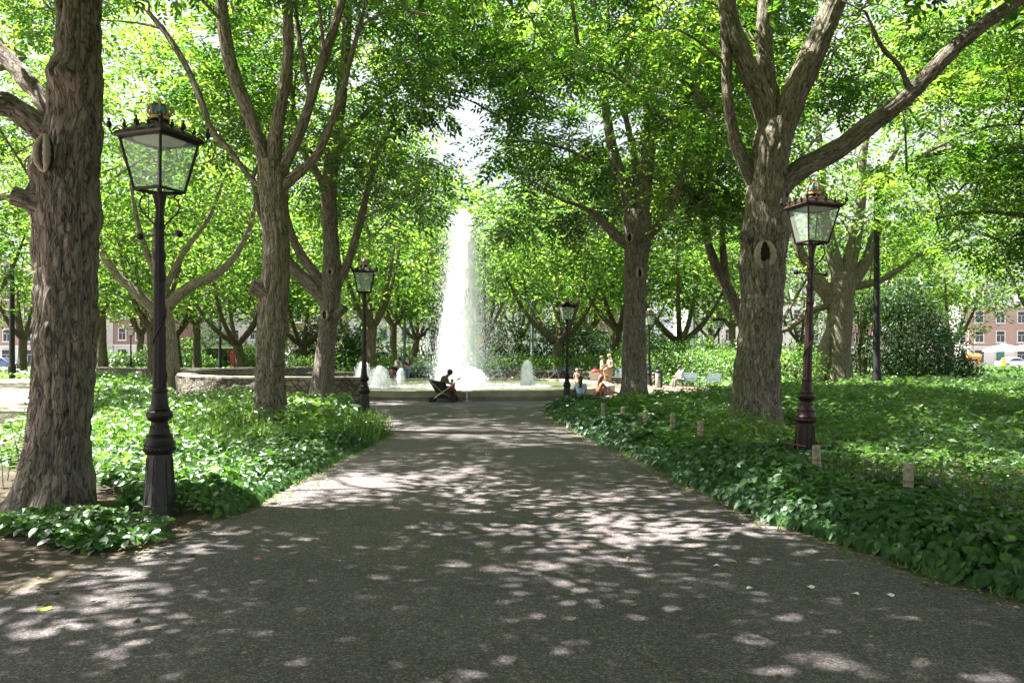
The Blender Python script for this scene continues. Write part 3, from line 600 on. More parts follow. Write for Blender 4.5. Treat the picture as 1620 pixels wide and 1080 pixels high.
scar(T6, 1210, 403, 15.93, .16, .29, 0.0, 'pale oval scar around a dark hollow')
scar(T5, 1012, 432, 26.19, .10, .19, .2, 'small pale oval scar')
scar(T5, 996, 376, 26.0, .10, .16, -.2, 'small pale oval scar')
scar(T3, 514, 498, 25.95, .11, .17, -.2, 'pale curled pruning scar'); scar(T3, 522, 430, 26.02, .09, .10, 0, 'round pruning scar')
def stub(tree, px, py, Y, r, d, L):
    c = W(px, py, Y) - np.array(tree.location); d = unit(np.array([d], float))[0]
    pts = np.array([c, c + d * L * .5, c + d * L]); Pp, Rr = cr_smooth(pts, [r * 1.25, r * 1.05, r], .02); v, f, b = tubemesh(Pp, Rr, 40, .03, (12, 4), 0, 5)
    V = np.concatenate([v, [Pp[-1] - d * .03]]); last = len(v) - 40 + np.arange(40)
    npobj('broken_stub', V, [f, np.stack([last, np.roll(last, -1), np.full(40, len(v))], 1)], tree, attrs={'bark': ('FLOAT_VECTOR', np.concatenate([b, b[-1:]]))}, mats=[M['bark']], smooth=True)
stub(T1, 66, 322, 8.6, .10, (-.9, -.35, .25), .28); stub(T2, 420, 462, 17.72, .17, (-.75, -.45, .35), .34); stub(T3, 530, 500, 26.2, .13, (.75, -.4, .5), .5)
stub(T6, 1188, 372, 16.2, .12, (-.7, -.7, -.2), .25)

# ------------------------------------------------------------------ far trees
def far_variant(seed, hfork, spread, ncl, r=(6.6, 6.6, 6.2), cz=10.2, zmin=3.7, size=.36):
    rng = np.random.default_rng(seed); root = empty('park_tree', (0, 0, 0))
    lean = rng.normal(0, .25, 2); p = np.array([[0, 0, -.05], [lean[0] * .4, lean[1] * .4, hfork * .5], [lean[0], lean[1], hfork]])
    P0, R0 = cr_smooth(p, [.42, .33, .34], .25); V, Fq, bk = tubemesh(P0, R0, 18, .03, (5, .8), .4, seed, 5)
    npobj('trunk', V, [Fq], root, attrs={'bark': ('FLOAT_VECTOR', bk)}, mats=[M['bark_far']], smooth=True); sk = [P0[-2:]]
    for k in range(5):
        a = 2 * np.pi * k / 5 + rng.uniform(-.4, .4); rr = spread * rng.uniform(.5, 1.1); dx, dy = math.cos(a) * rr, math.sin(a) * rr
        q = np.array([P0[-1] - [0, 0, .25], P0[-1] + [dx * .45, dy * .45, 1.0], P0[-1] + [dx * .85, dy * .85, 3.0], P0[-1] + [dx * 1.15, dy * 1.15, 6.0 + rng.uniform(-1, 1)]])
        Pp, Rr = cr_smooth(q, [.22, .17, .12, .05], .35); v, f, b = tubemesh(Pp, Rr, 9, 0, seed=seed + k)
        npobj('limb', v, [f], root, attrs={'bark': ('FLOAT_VECTOR', b)}, mats=[M['bark_far']], smooth=True); sk.append(Pp)
    tw, lf = grow(np.concatenate(sk), (0, 0, cz), r, ncl, rng, zmin=zmin, shell=.3, seed=seed, fr_per=27, fr_len=size, lw=.30, mode='leaf', csize=1.3, thr=.42)
    crown_obj(tw, lf, M['bark_far'], M['leaf_far'], root); return root
FV = [far_variant(201, 3.6, 3.0, 300), far_variant(202, 2.8, 3.8, 300), far_variant(203, 4.6, 2.2, 280, r=(5.6, 5.6, 6.8), cz=11), far_variant(204, 3.2, 3.4, 340, r=(7.6, 7.0, 6.4))]
far_list = [  # photo column, distance, variant, scale, label
 (163, 58, 2, 1.0, 'thin leaning tree between the nearest trunk and the first lamp post'), (243, 44, 0, .9, 'leaning stem just left of the first lamp post'),
 (283, 66, 0, .95, 'dark slender tree right of the first lamp post, behind the low wall'), (312, 72, 2, 1.0, 'dark thin tree in front of the grey office building'),
 (384, 56, 1, .95, 'low-forking tree just left of the forked avenue trunk'), (476, 60, 1, .9, 'small forked tree between the two left avenue trunks'),
 (585, 50, 0, 1.0, 'dark spreading tree directly behind the second lamp post'), (622, 76, 2, 1.0, 'tree behind the people with bicycles, left of the jet'),
 (652, 84, 0, 1.0, 'tree beside the white van, left of the jet'), (686, 78, 2, 1.05, 'dark tree immediately left of the water jet'),
 (762, 70, 3, 1.05, 'tree showing through the mist right of the water jet'), (877, 53, 1, .95, 'wide forked tree behind the third lamp post'),
 (932, 82, 2, 1.0, 'pale trunk between the third lamp post and the straight brown trunk'), (968, 58, 0, 1.0, 'dark leaning tree behind the standing bathers'),
 (1081, 52, 1, 1.0, 'V-shaped tree above the blue benches'), (1160, 78, 2, .95, 'tree beside the pale house and the far lamp post'), (1262, 80, 0, .9, 'thin tree above the blue car'),
 (1362, 56, 2, .8, 'dark stem beside the black mast'), (1500, 66, 3, .9, 'bright tree in front of the brick house row on the right'), (35, 70, 3, 1.0, 'bright tree over the far end of the pale side path'),
 (-60, 46, 0, 1.0, 'tree at the left edge of the picture, beyond the side path'), (430, 92, 3, 1.1, 'tall tree behind the office building side of the park'), (560, 96, 3, 1.1, 'tall tree closing the view behind the left jets'),
 (820, 90, 3, 1.1, 'tall tree closing the view right of the jet'), (900, 98, 0, 1.15, 'tall tree behind the wide forked tree'), (1010, 88, 3, 1.05, 'tall tree behind the straight brown trunk'),
 (715, 98, 1, 1.0, 'low tree directly behind the water jet'), (220, 90, 0, 1.1, 'tall tree in front of the red brick houses'), (1420, 84, 1, 1.0, 'tree behind the large dark shrub'), (1120, 98, 0, 1.0, 'tree behind the pale house corner'), (1700, 52, 1, 1.0, 'tree at the right edge of the picture')]
for i, (px, Y, v, s, lab) in enumerate(far_list):
    loc = ((px - CX) / F * Y, Y, 0); rz = (i * 2.399) % 6.28
    first = not FV[v].get('label')
    o = FV[v] if first else copy_thing(FV[v])
    o.location = loc; o.rotation_euler[2] = rz; o.scale = (s, s, s * (1 + .06 * math.sin(i * 3.1)))
    tag(o, label=lab, cat='tree', group='trees far behind the fountain')
# ------------------------------------------------------------------ ground cover
rb = RIGHT; lb = LEFT
def in_plaza(x, y, g=0.0): return ((x - FC[0]) / (12.6 + g)) ** 2 + ((y - FC[1]) / (12.9 + g)) ** 2 < 1
right_bed = [(x + .12, y) for x, y in RIGHT if y > 2.6][:] + [(5.5, 2.6), (40, 2.6), (60, 75), (-4, 75), (-4, 51), (4.5, 31)]
side_pts = side_r
left_bed = [P(143, 768), P(178, 795), P(192, 812), P(235, 819), P(285, 816), P(340, 826)] + [(x - .1, y) for x, y in LEFT if y > 8.6] + [(-5.3, 26.4), (-7.2, 26.2), (-10, 26.4), (-13.4, 29.2), (-15.5, 34), (-20, 44), (-34, 70)] + [(x + .15, y) for x, y in side_r[::-1] if y > 12] + [P(20, 745), P(30, 720), P(140, 745)]
patch = [P(-40, 838), P(0, 826), P(60, 815), P(130, 820), P(190, 826), P(240, 836), P(278, 850), P(262, 862), P(225, 872), P(160, 882), P(90, 872), P(0, 850), P(-40, 850)]
TR = [(-5.04, 8.8, .75), (-5.45, 17.8, .6), (-6.3, 26.4, .6), (5.0, 16.4, .75), (4.1, 26.6, .6), (-3.65, 8.25, .16), (4.37, 12.05, .15), (-4.0, 21.4, .15)]
def keep_clear(x, y):
    k = np.ones(len(x), bool)
    for (a, b, r) in TR: k &= np.hypot(x - a, y - b) > r
    return k
def cover(name, label, poly, zones, mat, height, edge=None, shape='round', holes=None, seed=0, wl=.72, tilt=.6, bias=0.0, cat='ground cover', lift=0.0):
    rng = np.random.default_rng(seed); XX, DD, NN, LL, TT = [], [], [], [], []
    pl = np.array(poly)
    for (y0, y1, x0, x1, dens, size) in zones:
        n = int((y1 - y0) * (x1 - x0) * dens); x = rng.uniform(x0, x1, n); y = rng.uniform(y0, y1, n)
        k = inpoly(x, y, poly) & keep_clear(x, y)
        k &= (np.abs(x) < 0.72 * y + 3.0)
        if holes is not None: k &= ~holes(x, y)
        x, y = x[k], y[k]; n = len(x)
        e = sstep(0, .7, segdist(x, y, edge)) if edge is not None else np.ones(n)
        h = height * (1 + lift * sstep(11, 17, y) * sstep(1.3, 2.8, segdist(x, y, RIGHT))) * (.25 + .75 * e) * (.55 + .9 * noise3(x * .9, y * .9, 0, seed)) * (.8 + .4 * noise3(x * 3.3, y * 3.3, 0, seed + 1))
        z = h * (1 - .75 * rng.random(n) ** 1.6) + .02
        a = rng.uniform(0, 2 * np.pi, n); d = np.stack([np.cos(a), np.sin(a) - bias, rng.normal(-.3, .35, n)], 1)
        nn = np.stack([rng.normal(0, tilt, n), rng.normal(-.25, tilt, n), np.ones(n)], 1)
        if edge is not None:   # leaves on the border hang towards the path
            w = (1 - e)[:, None]; d = d * (1 - .5 * w) + w * np.array([-np.sign(edge[len(edge) // 2][0]) * .8, -.5, -.9]); nn = nn * (1 - .3 * w) + w * np.array([-np.sign(edge[len(edge) // 2][0]) * .7, -.7, .2])
        XX.append(np.stack([x, y, z], 1)); DD.append(unit(d)); NN.append(unit(nn)); LL.append(size * rng.uniform(.6, 1.3, n))
        TT.append(np.clip(.12 + .55 * noise3(x * .5, y * .5, 0, seed + 2) + rng.normal(0, .15, n) + .1 * (rng.random(n) > .97), 0, 1))
    L = np.concatenate(LL); me = leaves_mesh(name, np.concatenate(XX), np.concatenate(DD), np.concatenate(NN), L, L * wl, np.concatenate(TT), mat, shape)
    o = link(bpy.data.objects.new(name, me)); return tag(o, label, cat, None, 'stuff')
pz = lambda x, y: in_plaza(x, y, .1)
cover('ground_cover', 'broad dark ivy-like leaves spilling over the right edge of the path', right_bed,
      [(2.8, 9, 1, 9, 880, .088), (9, 13, 1, 9, 640, .095), (13, 20, .4, 6, 300, .12), (20, 30, .3, 5, 160, .14)], M['ivy'], .24, [p for p in RIGHT if p[1] > 2.5], seed=1, bias=.2, shape='ivy',
      holes=lambda x, y: segdist(x, y, RIGHT) > 1.5 + 1.6 * noise3(x * .6, y * .6, 0, 70))
cover('ground_cover', 'lush green nettle-like plants filling the large bed behind the wire fence', right_bed,
      [(3, 12, 3, 12, 320, .10), (12, 20, 1, 16, 230, .15), (20, 34, .8, 27, 120, .20), (34, 50, 4, 38, 60, .28), (50, 75, -4, 56, 24, .42)], M['herb'], .24, None, 'fold', seed=2, wl=.42, tilt=.8, lift=.9,
      holes=lambda x, y: pz(x, y) | (segdist(x, y, RIGHT) < .75 + .5 * noise3(x * .8, y * .8, 0, 70)))
cover('ground_cover', 'glossy ivy carpet around the foot of the first lamp post', left_bed,
      [(8, 12, -9, -1.5, 620, .08), (12, 15, -8, -1.5, 300, .11), (15, 24, -6, -2.5, 170, .12)], M['ivy'], .20, [p for p in LEFT if p[1] > 8.3], seed=3, bias=.2, shape='ivy')
cover('ground_cover', 'bright leafy weeds between the left trunks and the rubble wall', left_bed,
      [(9, 16, -11, -3, 110, .13), (16, 27, -18, -3.6, 120, .16), (27, 45, -34, -9, 46, .26), (45, 70, -52, -14, 16, .42)], M['herb'], .34, None, 'fold', seed=4, wl=.5, tilt=.8, lift=.3,
      holes=lambda x, y: pz(x, y) | ((x + 6.0) ** 2 / 3 + (y - 19.6) ** 2 / 2 < 1) | (segdist(x, y, LEFT) < .5))
cover('ground_cover', 'small ivy patch on the bare soil left of the path', patch, [(6, 9.2, -8, -2.5, 620, .08)], M['ivy'], .13, None, shape='ivy', seed=5)
cover('ground_cover', 'sunlit weeds left of the pale side path', [(-60, 20), (-22.5, 27), (-30.5, 44), (-44.5, 72), (-90, 72)], [(18, 45, -45, -18, 40, .26), (45, 72, -80, -30, 14, .42)], M['herb'], .35, None, 'fold', seed=6, wl=.5)
cover('ground_cover', 'lawn plants behind the fountain hedge', [(-40, 56), (40, 56), (70, 98), (-70, 98)], [(56, 98, -60, 60, 9, .5)], M['herb'], .35, None, 'fold', seed=8, wl=.5)
# long grass blades (left bed)
rng = np.random.default_rng(9)
def blades(name, label, cx, mat):
    P_, D_, L_, T_ = [], [], [], []
    for (x, y, n, r, L) in cx:
        a = rng.uniform(0, 6.283, n); q = np.sqrt(rng.random(n)) * r
        P_.append(np.stack([x + q * np.cos(a), y + q * np.sin(a), np.full(n, .01)], 1)); D_.append(np.stack([np.cos(a) * .7 + rng.normal(0, .4, n), np.sin(a) * .7 + rng.normal(0, .4, n), rng.uniform(.5, 1.4, n)], 1)); L_.append(L * rng.uniform(.6, 1.2, n)); T_.append(np.clip(rng.normal(.6, .2, n), 0, 1))
    P_, D_, L_, T_ = map(np.concatenate, (P_, D_, L_, T_)); n = len(P_)
    D_ = unit(D_); N_ = unit(np.stack([-D_[:, 0] * D_[:, 2], -D_[:, 1] * D_[:, 2], np.hypot(D_[:, 0], D_[:, 1]) ** 2], 1) * -1.0)
    me = leaves_mesh(name, P_, D_, N_, L_, np.full(n, .016) * (1 + L_), T_, mat, 'blade'); return tag(link(bpy.data.objects.new(name, me)), label, 'grass', None, 'stuff')
cl = []
for k in range(230):
    px, py = rng.uniform(150, 400), rng.uniform(628, 715); x, y = P(px, py)
    if y < 26: cl.append((x, y, 46, .22, .55))
for k in range(60):
    px, py = rng.uniform(455, 600), rng.uniform(665, 705); x, y = P(px, py); cl.append((x, y, 40, .16, .42))
blades('long_grass', 'long arching grass blades in the left bed behind the first lamp post', cl, M['herb'])
cl = [(x - .05 + rng.normal(0, .12), y, 7, .1, .09) for x, y in LEFT if y > 9] + [(x + rng.normal(0, .1) + .05, y, 6, .1, .09) for x, y in RIGHT] 
blades('grass', 'short grass tufts along both edges of the path', cl, M['herb'])
# taller leafy stems
def stems(name, label, spots, mat, H=.5, L=.16):
    m = MB(); Pp, Dd, Nn, Ll, Tt = [], [], [], [], []
    for (x, y, h) in spots:
        a0 = rng.uniform(0, 6.28); lean = np.array([math.cos(a0), math.sin(a0), 0]) * .18 * h
        m.tube([(x, y, 0), (x + lean[0] * .4, y + lean[1] * .4, h * .5), (x + lean[0], y + lean[1], h)], [.006, .005, .003], 5)
        for k in range(11):
            t = .25 + .75 * k / 10; a = k * 2.4 + a0; Pp.append([x + lean[0] * t, y + lean[1] * t, h * t]); Dd.append([math.cos(a), math.sin(a), .25 - .3 * (1 - t)]); Nn.append([-.2 * math.cos(a), -.2 * math.sin(a), 1]); Ll.append(L * (1.15 - .5 * t)); Tt.append(.5 + .4 * t)
    me = leaves_mesh(name, np.array(Pp), np.array(Dd), np.array(Nn), np.array(Ll), np.array(Ll) * .42, np.clip(np.array(Tt), 0, 1), mat, 'round')
    o = tag(link(bpy.data.objects.new(name, me)), label, 'plant'); m.build('stem', M['herb'], o); return o
for (lab, lst, mt, ll) in (('leafy sprig at the left foot of the nearest trunk', ((12, 760, .55, 'behind the others'), (22, 745, .7, 'touching the bark'), (35, 760, .8, 'tallest of them'), (5, 770, .5, 'at the picture edge'), (28, 790, .55, 'closest to the camera')), 'herb', .16),
                           ('pale tall leafy plant beside the third fence stake', ((1024, 680, .75, 'left one'), (1034, 676, .85, 'taller right one')), 'herb', .2),
                           ('young leafy plant in front of the ridged trunk', ((1135, 705, .6, 'left one'), (1146, 712, .7, 'middle one'), (1155, 718, .55, 'right one')), 'herb', .2),
                           ('bright leafy plant before the second lamp post', ((560, 690, .4, 'leftmost but two'), (575, 684, .45, 'behind the rest'), (590, 690, .4, 'centre'), (545, 695, .4, 'left one'), (603, 688, .35, 'nearest the path'), (570, 697, .35, 'foremost')), 'ivy', .24)):
    for (px, py, h, w) in lst:
        o = stems('weed', lab + ', ' + w, [(0, 0, h)], M[mt], L=ll); o.location = (*P(px, py), 0); o['group'] = lab + 's'

# shrubs and hedges
def leafmass(name, label, cat, ells, n, size, mat, wl=.45, seed=0, group=None, core=True, kind=None):
    rng = np.random.default_rng(seed); vol = np.array([a[3] * a[4] * a[5] for a in ells]) ** .7; pick = rng.choice(len(ells), n, p=vol / vol.sum()); E = np.array(ells)[pick]
    v = unit(rng.normal(0, 1, (n, 3))); u = .55 + .5 * rng.random(n) ** .7; lump = .75 + .5 * noise3(v[:, 0] * 2.2 + E[:, 0], v[:, 1] * 2.2, v[:, 2] * 2.2, seed)
    p = E[:, :3] + v * E[:, 3:6] * (u * lump)[:, None]; k = (p[:, 2] > .03) & (noise3(p[:, 0] * .9, p[:, 1] * .9, p[:, 2] * .9, seed + 9) > .27); p, v = p[k], v[k]; n = len(p)
    d = unit(v * .7 + rng.normal(0, .6, (n, 3)) - np.array([0, 0, .3])); nn = unit(v + rng.normal(0, .5, (n, 3)) + np.array([0, 0, .6])); L = size * rng.uniform(.6, 1.3, n)
    t = np.clip(.45 + .7 * (noise3(p[:, 0] * .7, p[:, 1] * .7, p[:, 2] * .7, seed + 1) - .5) + rng.normal(0, .15, n), 0, 1); c = p.mean(0) * np.array([1, 1, 0])
    me = leaves_mesh(name, p - c, d, nn, L, L * wl, t, mat, 'fold'); o = tag(link(bpy.data.objects.new(name, me)), label, cat, group, kind); o.location = c
    if core:
        m = MB()
        for (x, y, z, a, b_, h) in ells: m.tube([(x - c[0], y - c[1], 0), (x - c[0] + .1 * a, y - c[1], max(z, .3))], [.09, .04], 6); m.tube([(x - c[0], y - c[1], z * .3), (x - c[0] - .4 * a, y - c[1], z + h * .5)], [.05, .02], 5); m.tube([(x - c[0], y - c[1], z * .3), (x - c[0] + .45 * a, y - c[1], z + h * .5)], [.05, .02], 5)
        m.build('stem', M['bark_far'], o)
    return o
arc = lambda a, r0=13.6, r1=13.9: (FC[0] + r0 * math.cos(a), FC[1] + r1 * math.sin(a))
def hedge_arc(label, a0, a1, h, n, seed, mat='herb', r0=14.3, th=1.1):
    E = []
    for k, a in enumerate(np.linspace(a0, a1, 16)):
        x, y = arc(a, r0, r0); E.append((x, y, h * .55, 1.4, th, h * (.5 + .08 * math.sin(k * 2.1))))
    return leafmass('hedge', label, 'hedge', E, n, .17, M[mat], seed=seed, core=True)
hedge_arc('bright clipped shrubbery behind the benches, left of the jet', math.radians(88), math.radians(142), 1.55, 11000, 301)
hedge_arc('green shrubbery behind the parked bicycles, right of the jet', math.radians(40), math.radians(86), 1.6, 11000, 302)
hedge_arc('deep green shrubs between the litter bin and the fountain plaza', math.radians(-8), math.radians(34), 2.0, 10000, 303, r0=15.2, th=1.5)
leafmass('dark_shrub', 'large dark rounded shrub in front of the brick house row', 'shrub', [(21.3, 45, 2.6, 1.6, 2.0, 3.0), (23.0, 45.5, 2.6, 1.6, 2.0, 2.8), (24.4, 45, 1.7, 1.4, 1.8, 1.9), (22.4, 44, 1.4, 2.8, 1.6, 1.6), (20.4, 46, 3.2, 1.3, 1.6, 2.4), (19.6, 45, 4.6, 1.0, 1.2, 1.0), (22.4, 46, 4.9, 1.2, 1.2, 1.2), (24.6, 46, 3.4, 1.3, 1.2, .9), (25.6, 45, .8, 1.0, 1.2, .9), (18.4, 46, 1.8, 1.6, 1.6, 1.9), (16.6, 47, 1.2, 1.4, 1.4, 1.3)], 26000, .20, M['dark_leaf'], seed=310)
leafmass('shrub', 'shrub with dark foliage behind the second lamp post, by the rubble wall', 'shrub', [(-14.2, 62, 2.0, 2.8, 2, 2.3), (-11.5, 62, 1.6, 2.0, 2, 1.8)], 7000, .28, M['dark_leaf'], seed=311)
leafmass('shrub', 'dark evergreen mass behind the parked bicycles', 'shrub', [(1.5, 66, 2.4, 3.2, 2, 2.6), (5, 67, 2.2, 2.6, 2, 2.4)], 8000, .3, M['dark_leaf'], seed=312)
leafmass('shrub', 'light green bushes right of the straight brown trunk', 'shrub', [(11, 47, 1.3, 2.2, 1.8, 1.6), (14, 48, 1.2, 2.2, 1.8, 1.3), (8.6, 50, 1.6, 2.0, 1.5, 1.8)], 12000, .2, M['herb'], seed=313)
leafmass('shrub', 'low green bush in front of the grey office building', 'shrub', [(-36, 92, 1.5, 3.2, 2, 1.7), (-31, 92, 1.3, 2.6, 2, 1.4)], 4000, .4, M['herb'], seed=314)
leafmass('shrub', 'bushy green row closing the far left of the park', 'shrub', [(-46 + 4 * k, 84, 1.0, 2.6, 1.6, 1.1) for k in range(4)], 6000, .35, M['herb'], seed=315)
leafmass('shrub', 'dense green thicket closing the view behind the left avenue trunks', 'shrub', [(-38 + 4.5 * k, 88 + (k % 3), 2.0 + .5 * math.sin(k * 1.7), 3.0, 2, 2.0 + .6 * math.sin(k * 2.3)) for k in range(6)], 9000, .42, M['herb'], seed=321)
leafmass('shrub', 'dense green thicket closing the view behind the fountain', 'shrub', [(-9 + 4.5 * k, 86 + (k % 3), 2.3 + .6 * math.sin(k * 1.9), 3.0, 2, 2.4 + .6 * math.sin(k * 2.9)) for k in range(7)], 11000, .42, M['herb'], seed=322)
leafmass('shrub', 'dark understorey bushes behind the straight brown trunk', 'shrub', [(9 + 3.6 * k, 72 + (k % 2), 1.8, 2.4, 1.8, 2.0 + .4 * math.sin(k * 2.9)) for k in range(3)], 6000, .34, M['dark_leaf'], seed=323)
leafmass('shrub', 'bushes behind the blue car on the right', 'shrub', [(24, 76, 1.0, 3, 2, 1.4), (30, 78, 1.2, 3, 2, 1.6), (38, 80, 1.0, 3, 2, 1.3)], 7000, .34, M['herb'], seed=316)

# leaf litter along the edges
pts = []
for (x, y) in LEFT: 
    for _ in range(12): pts.append((x + rng.normal(-.05, .16), y + rng.uniform(-.12, .12)))
for (x, y) in RIGHT:
    for _ in range(16): pts.append((x + rng.normal(-.02, .13), y + rng.uniform(-.12, .12)))
for _ in range(700): pts.append((rng.uniform(-8, -2.5), rng.uniform(5.2, 9.5)))
for _ in range(420): y_ = 2.6 + 16 * rng.random() ** 1.3; pts.append((rng.normal(0, 1.5) + .2, y_))
pts = np.array(pts); pts = pts[pts[:, 1] > 2.5]; n = len(pts); d, nn = rnd_dirs(n); d[:, 2] *= .2; nn[:, 2] += 1.5; L = rng.uniform(.015, .06, n)
M['litter'] = leafmat('leaf_litter', [(0, (.10, .065, .03)), (.5, (.24, .18, .10)), (.85, (.38, .32, .2)), (1, (.2, .3, .06))], [(0, (.1, .07, .03)), (1, (.3, .3, .1))], .15, .02)
me = leaves_mesh('leaf_litter', np.c_[pts, rng.uniform(.016, .03, n)], unit(d), unit(nn), L, L * .6, rng.random(n), M['litter'], 'fold'); tag(link(bpy.data.objects.new('leaf_litter', me)), 'dry leaf bits and seeds scattered along the path edges', 'litter', None, 'stuff')
def scrap(name, label, cat, px, py, col, r, group=None):
    x, y = P(px, py); m = MB(); a = random.random() * 6
    pts = [(x + r * math.cos(a + t) * (1 if k % 2 else .7), y + r * math.sin(a + t) * .8, .016 + .006 * (k % 3)) for k, t in enumerate(np.linspace(0, 6.28, 8)[:-1])]
    m.add(pts + [(x, y, .028)], [[i, (i + 1) % 7, 7] for i in range(7)]); return tag(m.build(name, simple(name, col, .6)), label, cat, group)
scrap('bottle_cap', 'small orange scrap lying on the path at the left', 'litter', 408, 888, (.75, .12, .02), .028)
scrap('fallen_leaf', 'yellow-green fallen leaf on the path near the lower left corner', 'leaf', 71, 967, (.35, .45, .04), .05)
scrap('fallen_leaf', 'pale green fallen leaf in the middle of the path', 'leaf', 838, 828, (.3, .42, .15), .05)
scrap('fallen_leaf', 'small yellow leaf on the path at the lower right', 'leaf', 1161, 892, (.5, .42, .05), .03)
for px, py, l in ((1186, 934, 'white feather nearest the camera on the right of the path'), (1282, 932, 'white feather second from the right edge group'), (1353, 943, 'curled white feather right of the others'), (1408, 945, 'white feather closest to the ivy'), (1133, 898, 'smallest white feather, farthest up the path')):
    scrap('feather', l, 'feather', px, py, (.75, .75, .78), .035, 'white feathers scattered on the path')
for px, py, l in ((88, 942, 'dark twig on the path at the lower left'), (216, 986, 'dark speck of bark at the bottom left'), (303, 882, 'dark bark scrap on the path before the ivy patch')):
    scrap('bark_scrap', l, 'bark', px, py, (.03, .025, .02), .03)

# ------------------------------------------------------------------ fence on the right
M['stake'] = simple('stake_wood', (.33, .28, .21), .9, var=.45, scale=18, bump=.5); M['wire'] = simple('rusty_wire', (.10, .06, .045), .7, .3)
stk = [(954, 645, 'farthest wooden fence stake, next to the plaza'), (985, 651, 'second wooden fence stake counted from the plaza'), (1021, 657, 'third wooden fence stake counted from the plaza'), (1064, 663, 'fourth wooden fence stake counted from the plaza'),
       (1108, 676, 'grey fence stake half sunk in ivy left of the ridged trunk'), (1293, 718, 'squat wooden stake just right of the right lamp foot'), (1437, 750, 'thick split wooden stake nearest the camera')]
SP = []
for i, (px, ty, lab) in enumerate(stk):
    Y = (CH - .43) * F / (ty - HY); x = (px - CX) / F * Y; SP.append((x, Y)); m = MB(); tl = (random.random() - .5) * .08
    m.lathe([(.052, -.1), (.053, .1), (.05, .52), (.044, .54)], 9, rot=random.random()); o = m.build('fence_stake', M['stake'], smooth=False); o.location = (x, Y, 0); o.rotation_euler = (tl, -tl * .7, random.random() * 3)
    tag(o, lab, 'stake', 'wooden stakes of the bed fence')
    b = MB(); 
    for z in (.27, .36): b.lathe([(.054, z - .004), (.056, z), (.054, z + .004)], 9, cap=False)
    b.build('wire_tie', M['wire'], o)
SP.append((4.55, 6.6)); SP.append((4.9, 5.2))
fr_ = empty('wire_fence', (0, 0, 0), label='low rusty wire fence with thin upright rods running through the right bed', cat='fence')
for z in (.36, .27, .16):
    m = MB(); pts = []
    for (a, b) in zip(SP[:-1], SP[1:]):
        for t in np.linspace(0, 1, 6)[:-1]: pts.append((a[0] + (b[0] - a[0]) * t + .06, a[1] + (b[1] - a[1]) * t, z - .03 * math.sin(math.pi * t)))
    m.tube(pts, .0035, 5); m.build('wire', M['wire'], fr_)
for (a, b) in zip(SP[5:-1], SP[6:]):
    n = max(2, int(math.hypot(b[0] - a[0], b[1] - a[1]) / .115))
    for k in range(1, n):
        t = k / n; x, y = a[0] + (b[0] - a[0]) * t + .06, a[1] + (b[1] - a[1]) * t; h = .43 + .03 * random.random()
        m = MB(); m.tube([(x, y, 0), (x + .01 * random.random(), y, h)], .0045, 5); m.build('rod', M['wire'], fr_)
m = MB(); x, y = P(1262, 738); m.tube([(x, y, 0), (x, y, .36)], .008, 6); m.tube([(x - .24, y, .37), (x + .1, y - .05, .31)], .011, 6); tag(m.build('broken_rail', simple('red_brown_wood', (.25, .11, .08), .8)), 'reddish broken T-shaped stick at the foot of the right lamp post', 'stick')
# ------------------------------------------------------------------ lamp posts
def ironmat(name, c):
    m, nt, b, o = newmat(name); L = nt.links; tc = nd(nt, 'TexCoord'); n = nd(nt, 'TexNoise', Scale=22, Detail=7, Roughness=.7); L.new(tc.outputs['Object'], n.inputs['Vector'])
    c = np.array(c); r = ramp(nt, n.outputs['Fac'], [(.3, tuple(c * .7)), (.62, tuple(c)), (.72, tuple(c * 1.9 + .01))]); L.new(r.outputs[0], b.inputs['Base Color'])
    b.inputs['Roughness'].default_value = .4; b.inputs['Specular IOR Level'].default_value = .3; bp = nd(nt, 'Bump', Strength=.35, Distance=.006); L.new(n.outputs['Fac'], bp.inputs['Height']); L.new(bp.outputs[0], b.inputs['Normal']); return m
M['iron'] = ironmat('painted_iron', (.017, .012, .012)); M['iron_red'] = ironmat('red_brown_iron', (.032, .015, .014)); M['iron_grey'] = ironmat('worn_grey_iron', (.045, .043, .042))
M['gold'] = simple('gilding', (.42, .29, .12), .45, .5, scale=30); M['crown_blue'] = simple('crown_blue', (.05, .28, .42), .4); M['reflector'] = simple('white_reflector', (.62, .62, .60), .5)
def panemat():
    m, nt, b, o = newmat('lantern_glass'); L = nt.links; nt.nodes.remove(b); t = nd(nt, 'BsdfTransparent'); t.inputs[0].default_value = (.93, .97, .95, 1)
    g = nd(nt, 'BsdfGlossy', Roughness=.04); d = nd(nt, 'BsdfDiffuse'); d.inputs[0].default_value = (.62, .68, .64, 1); lw_ = nd(nt, 'LayerWeight', Blend=.5)
    pw = nd(nt, 'Math', operation='POWER'); L.new(lw_.outputs['Facing'], pw.inputs[0]); pw.inputs[1].default_value = 4; fr = nd(nt, 'Math', operation='MULTIPLY_ADD'); L.new(pw.outputs[0], fr.inputs[0]); fr.inputs[1].default_value = .4; fr.inputs[2].default_value = .03
    m1 = nd(nt, 'MixShader'); m1.inputs[0].default_value = .15; L.new(t.outputs[0], m1.inputs[1]); L.new(d.outputs[0], m1.inputs[2])
    m2 = nd(nt, 'MixShader'); L.new(fr.outputs[0], m2.inputs[0]); L.new(m1.outputs[0], m2.inputs[1]); L.new(g.outputs[0], m2.inputs[2]); L.new(m2.outputs[0], o.inputs['Surface']); return m
M['pane'] = panemat()
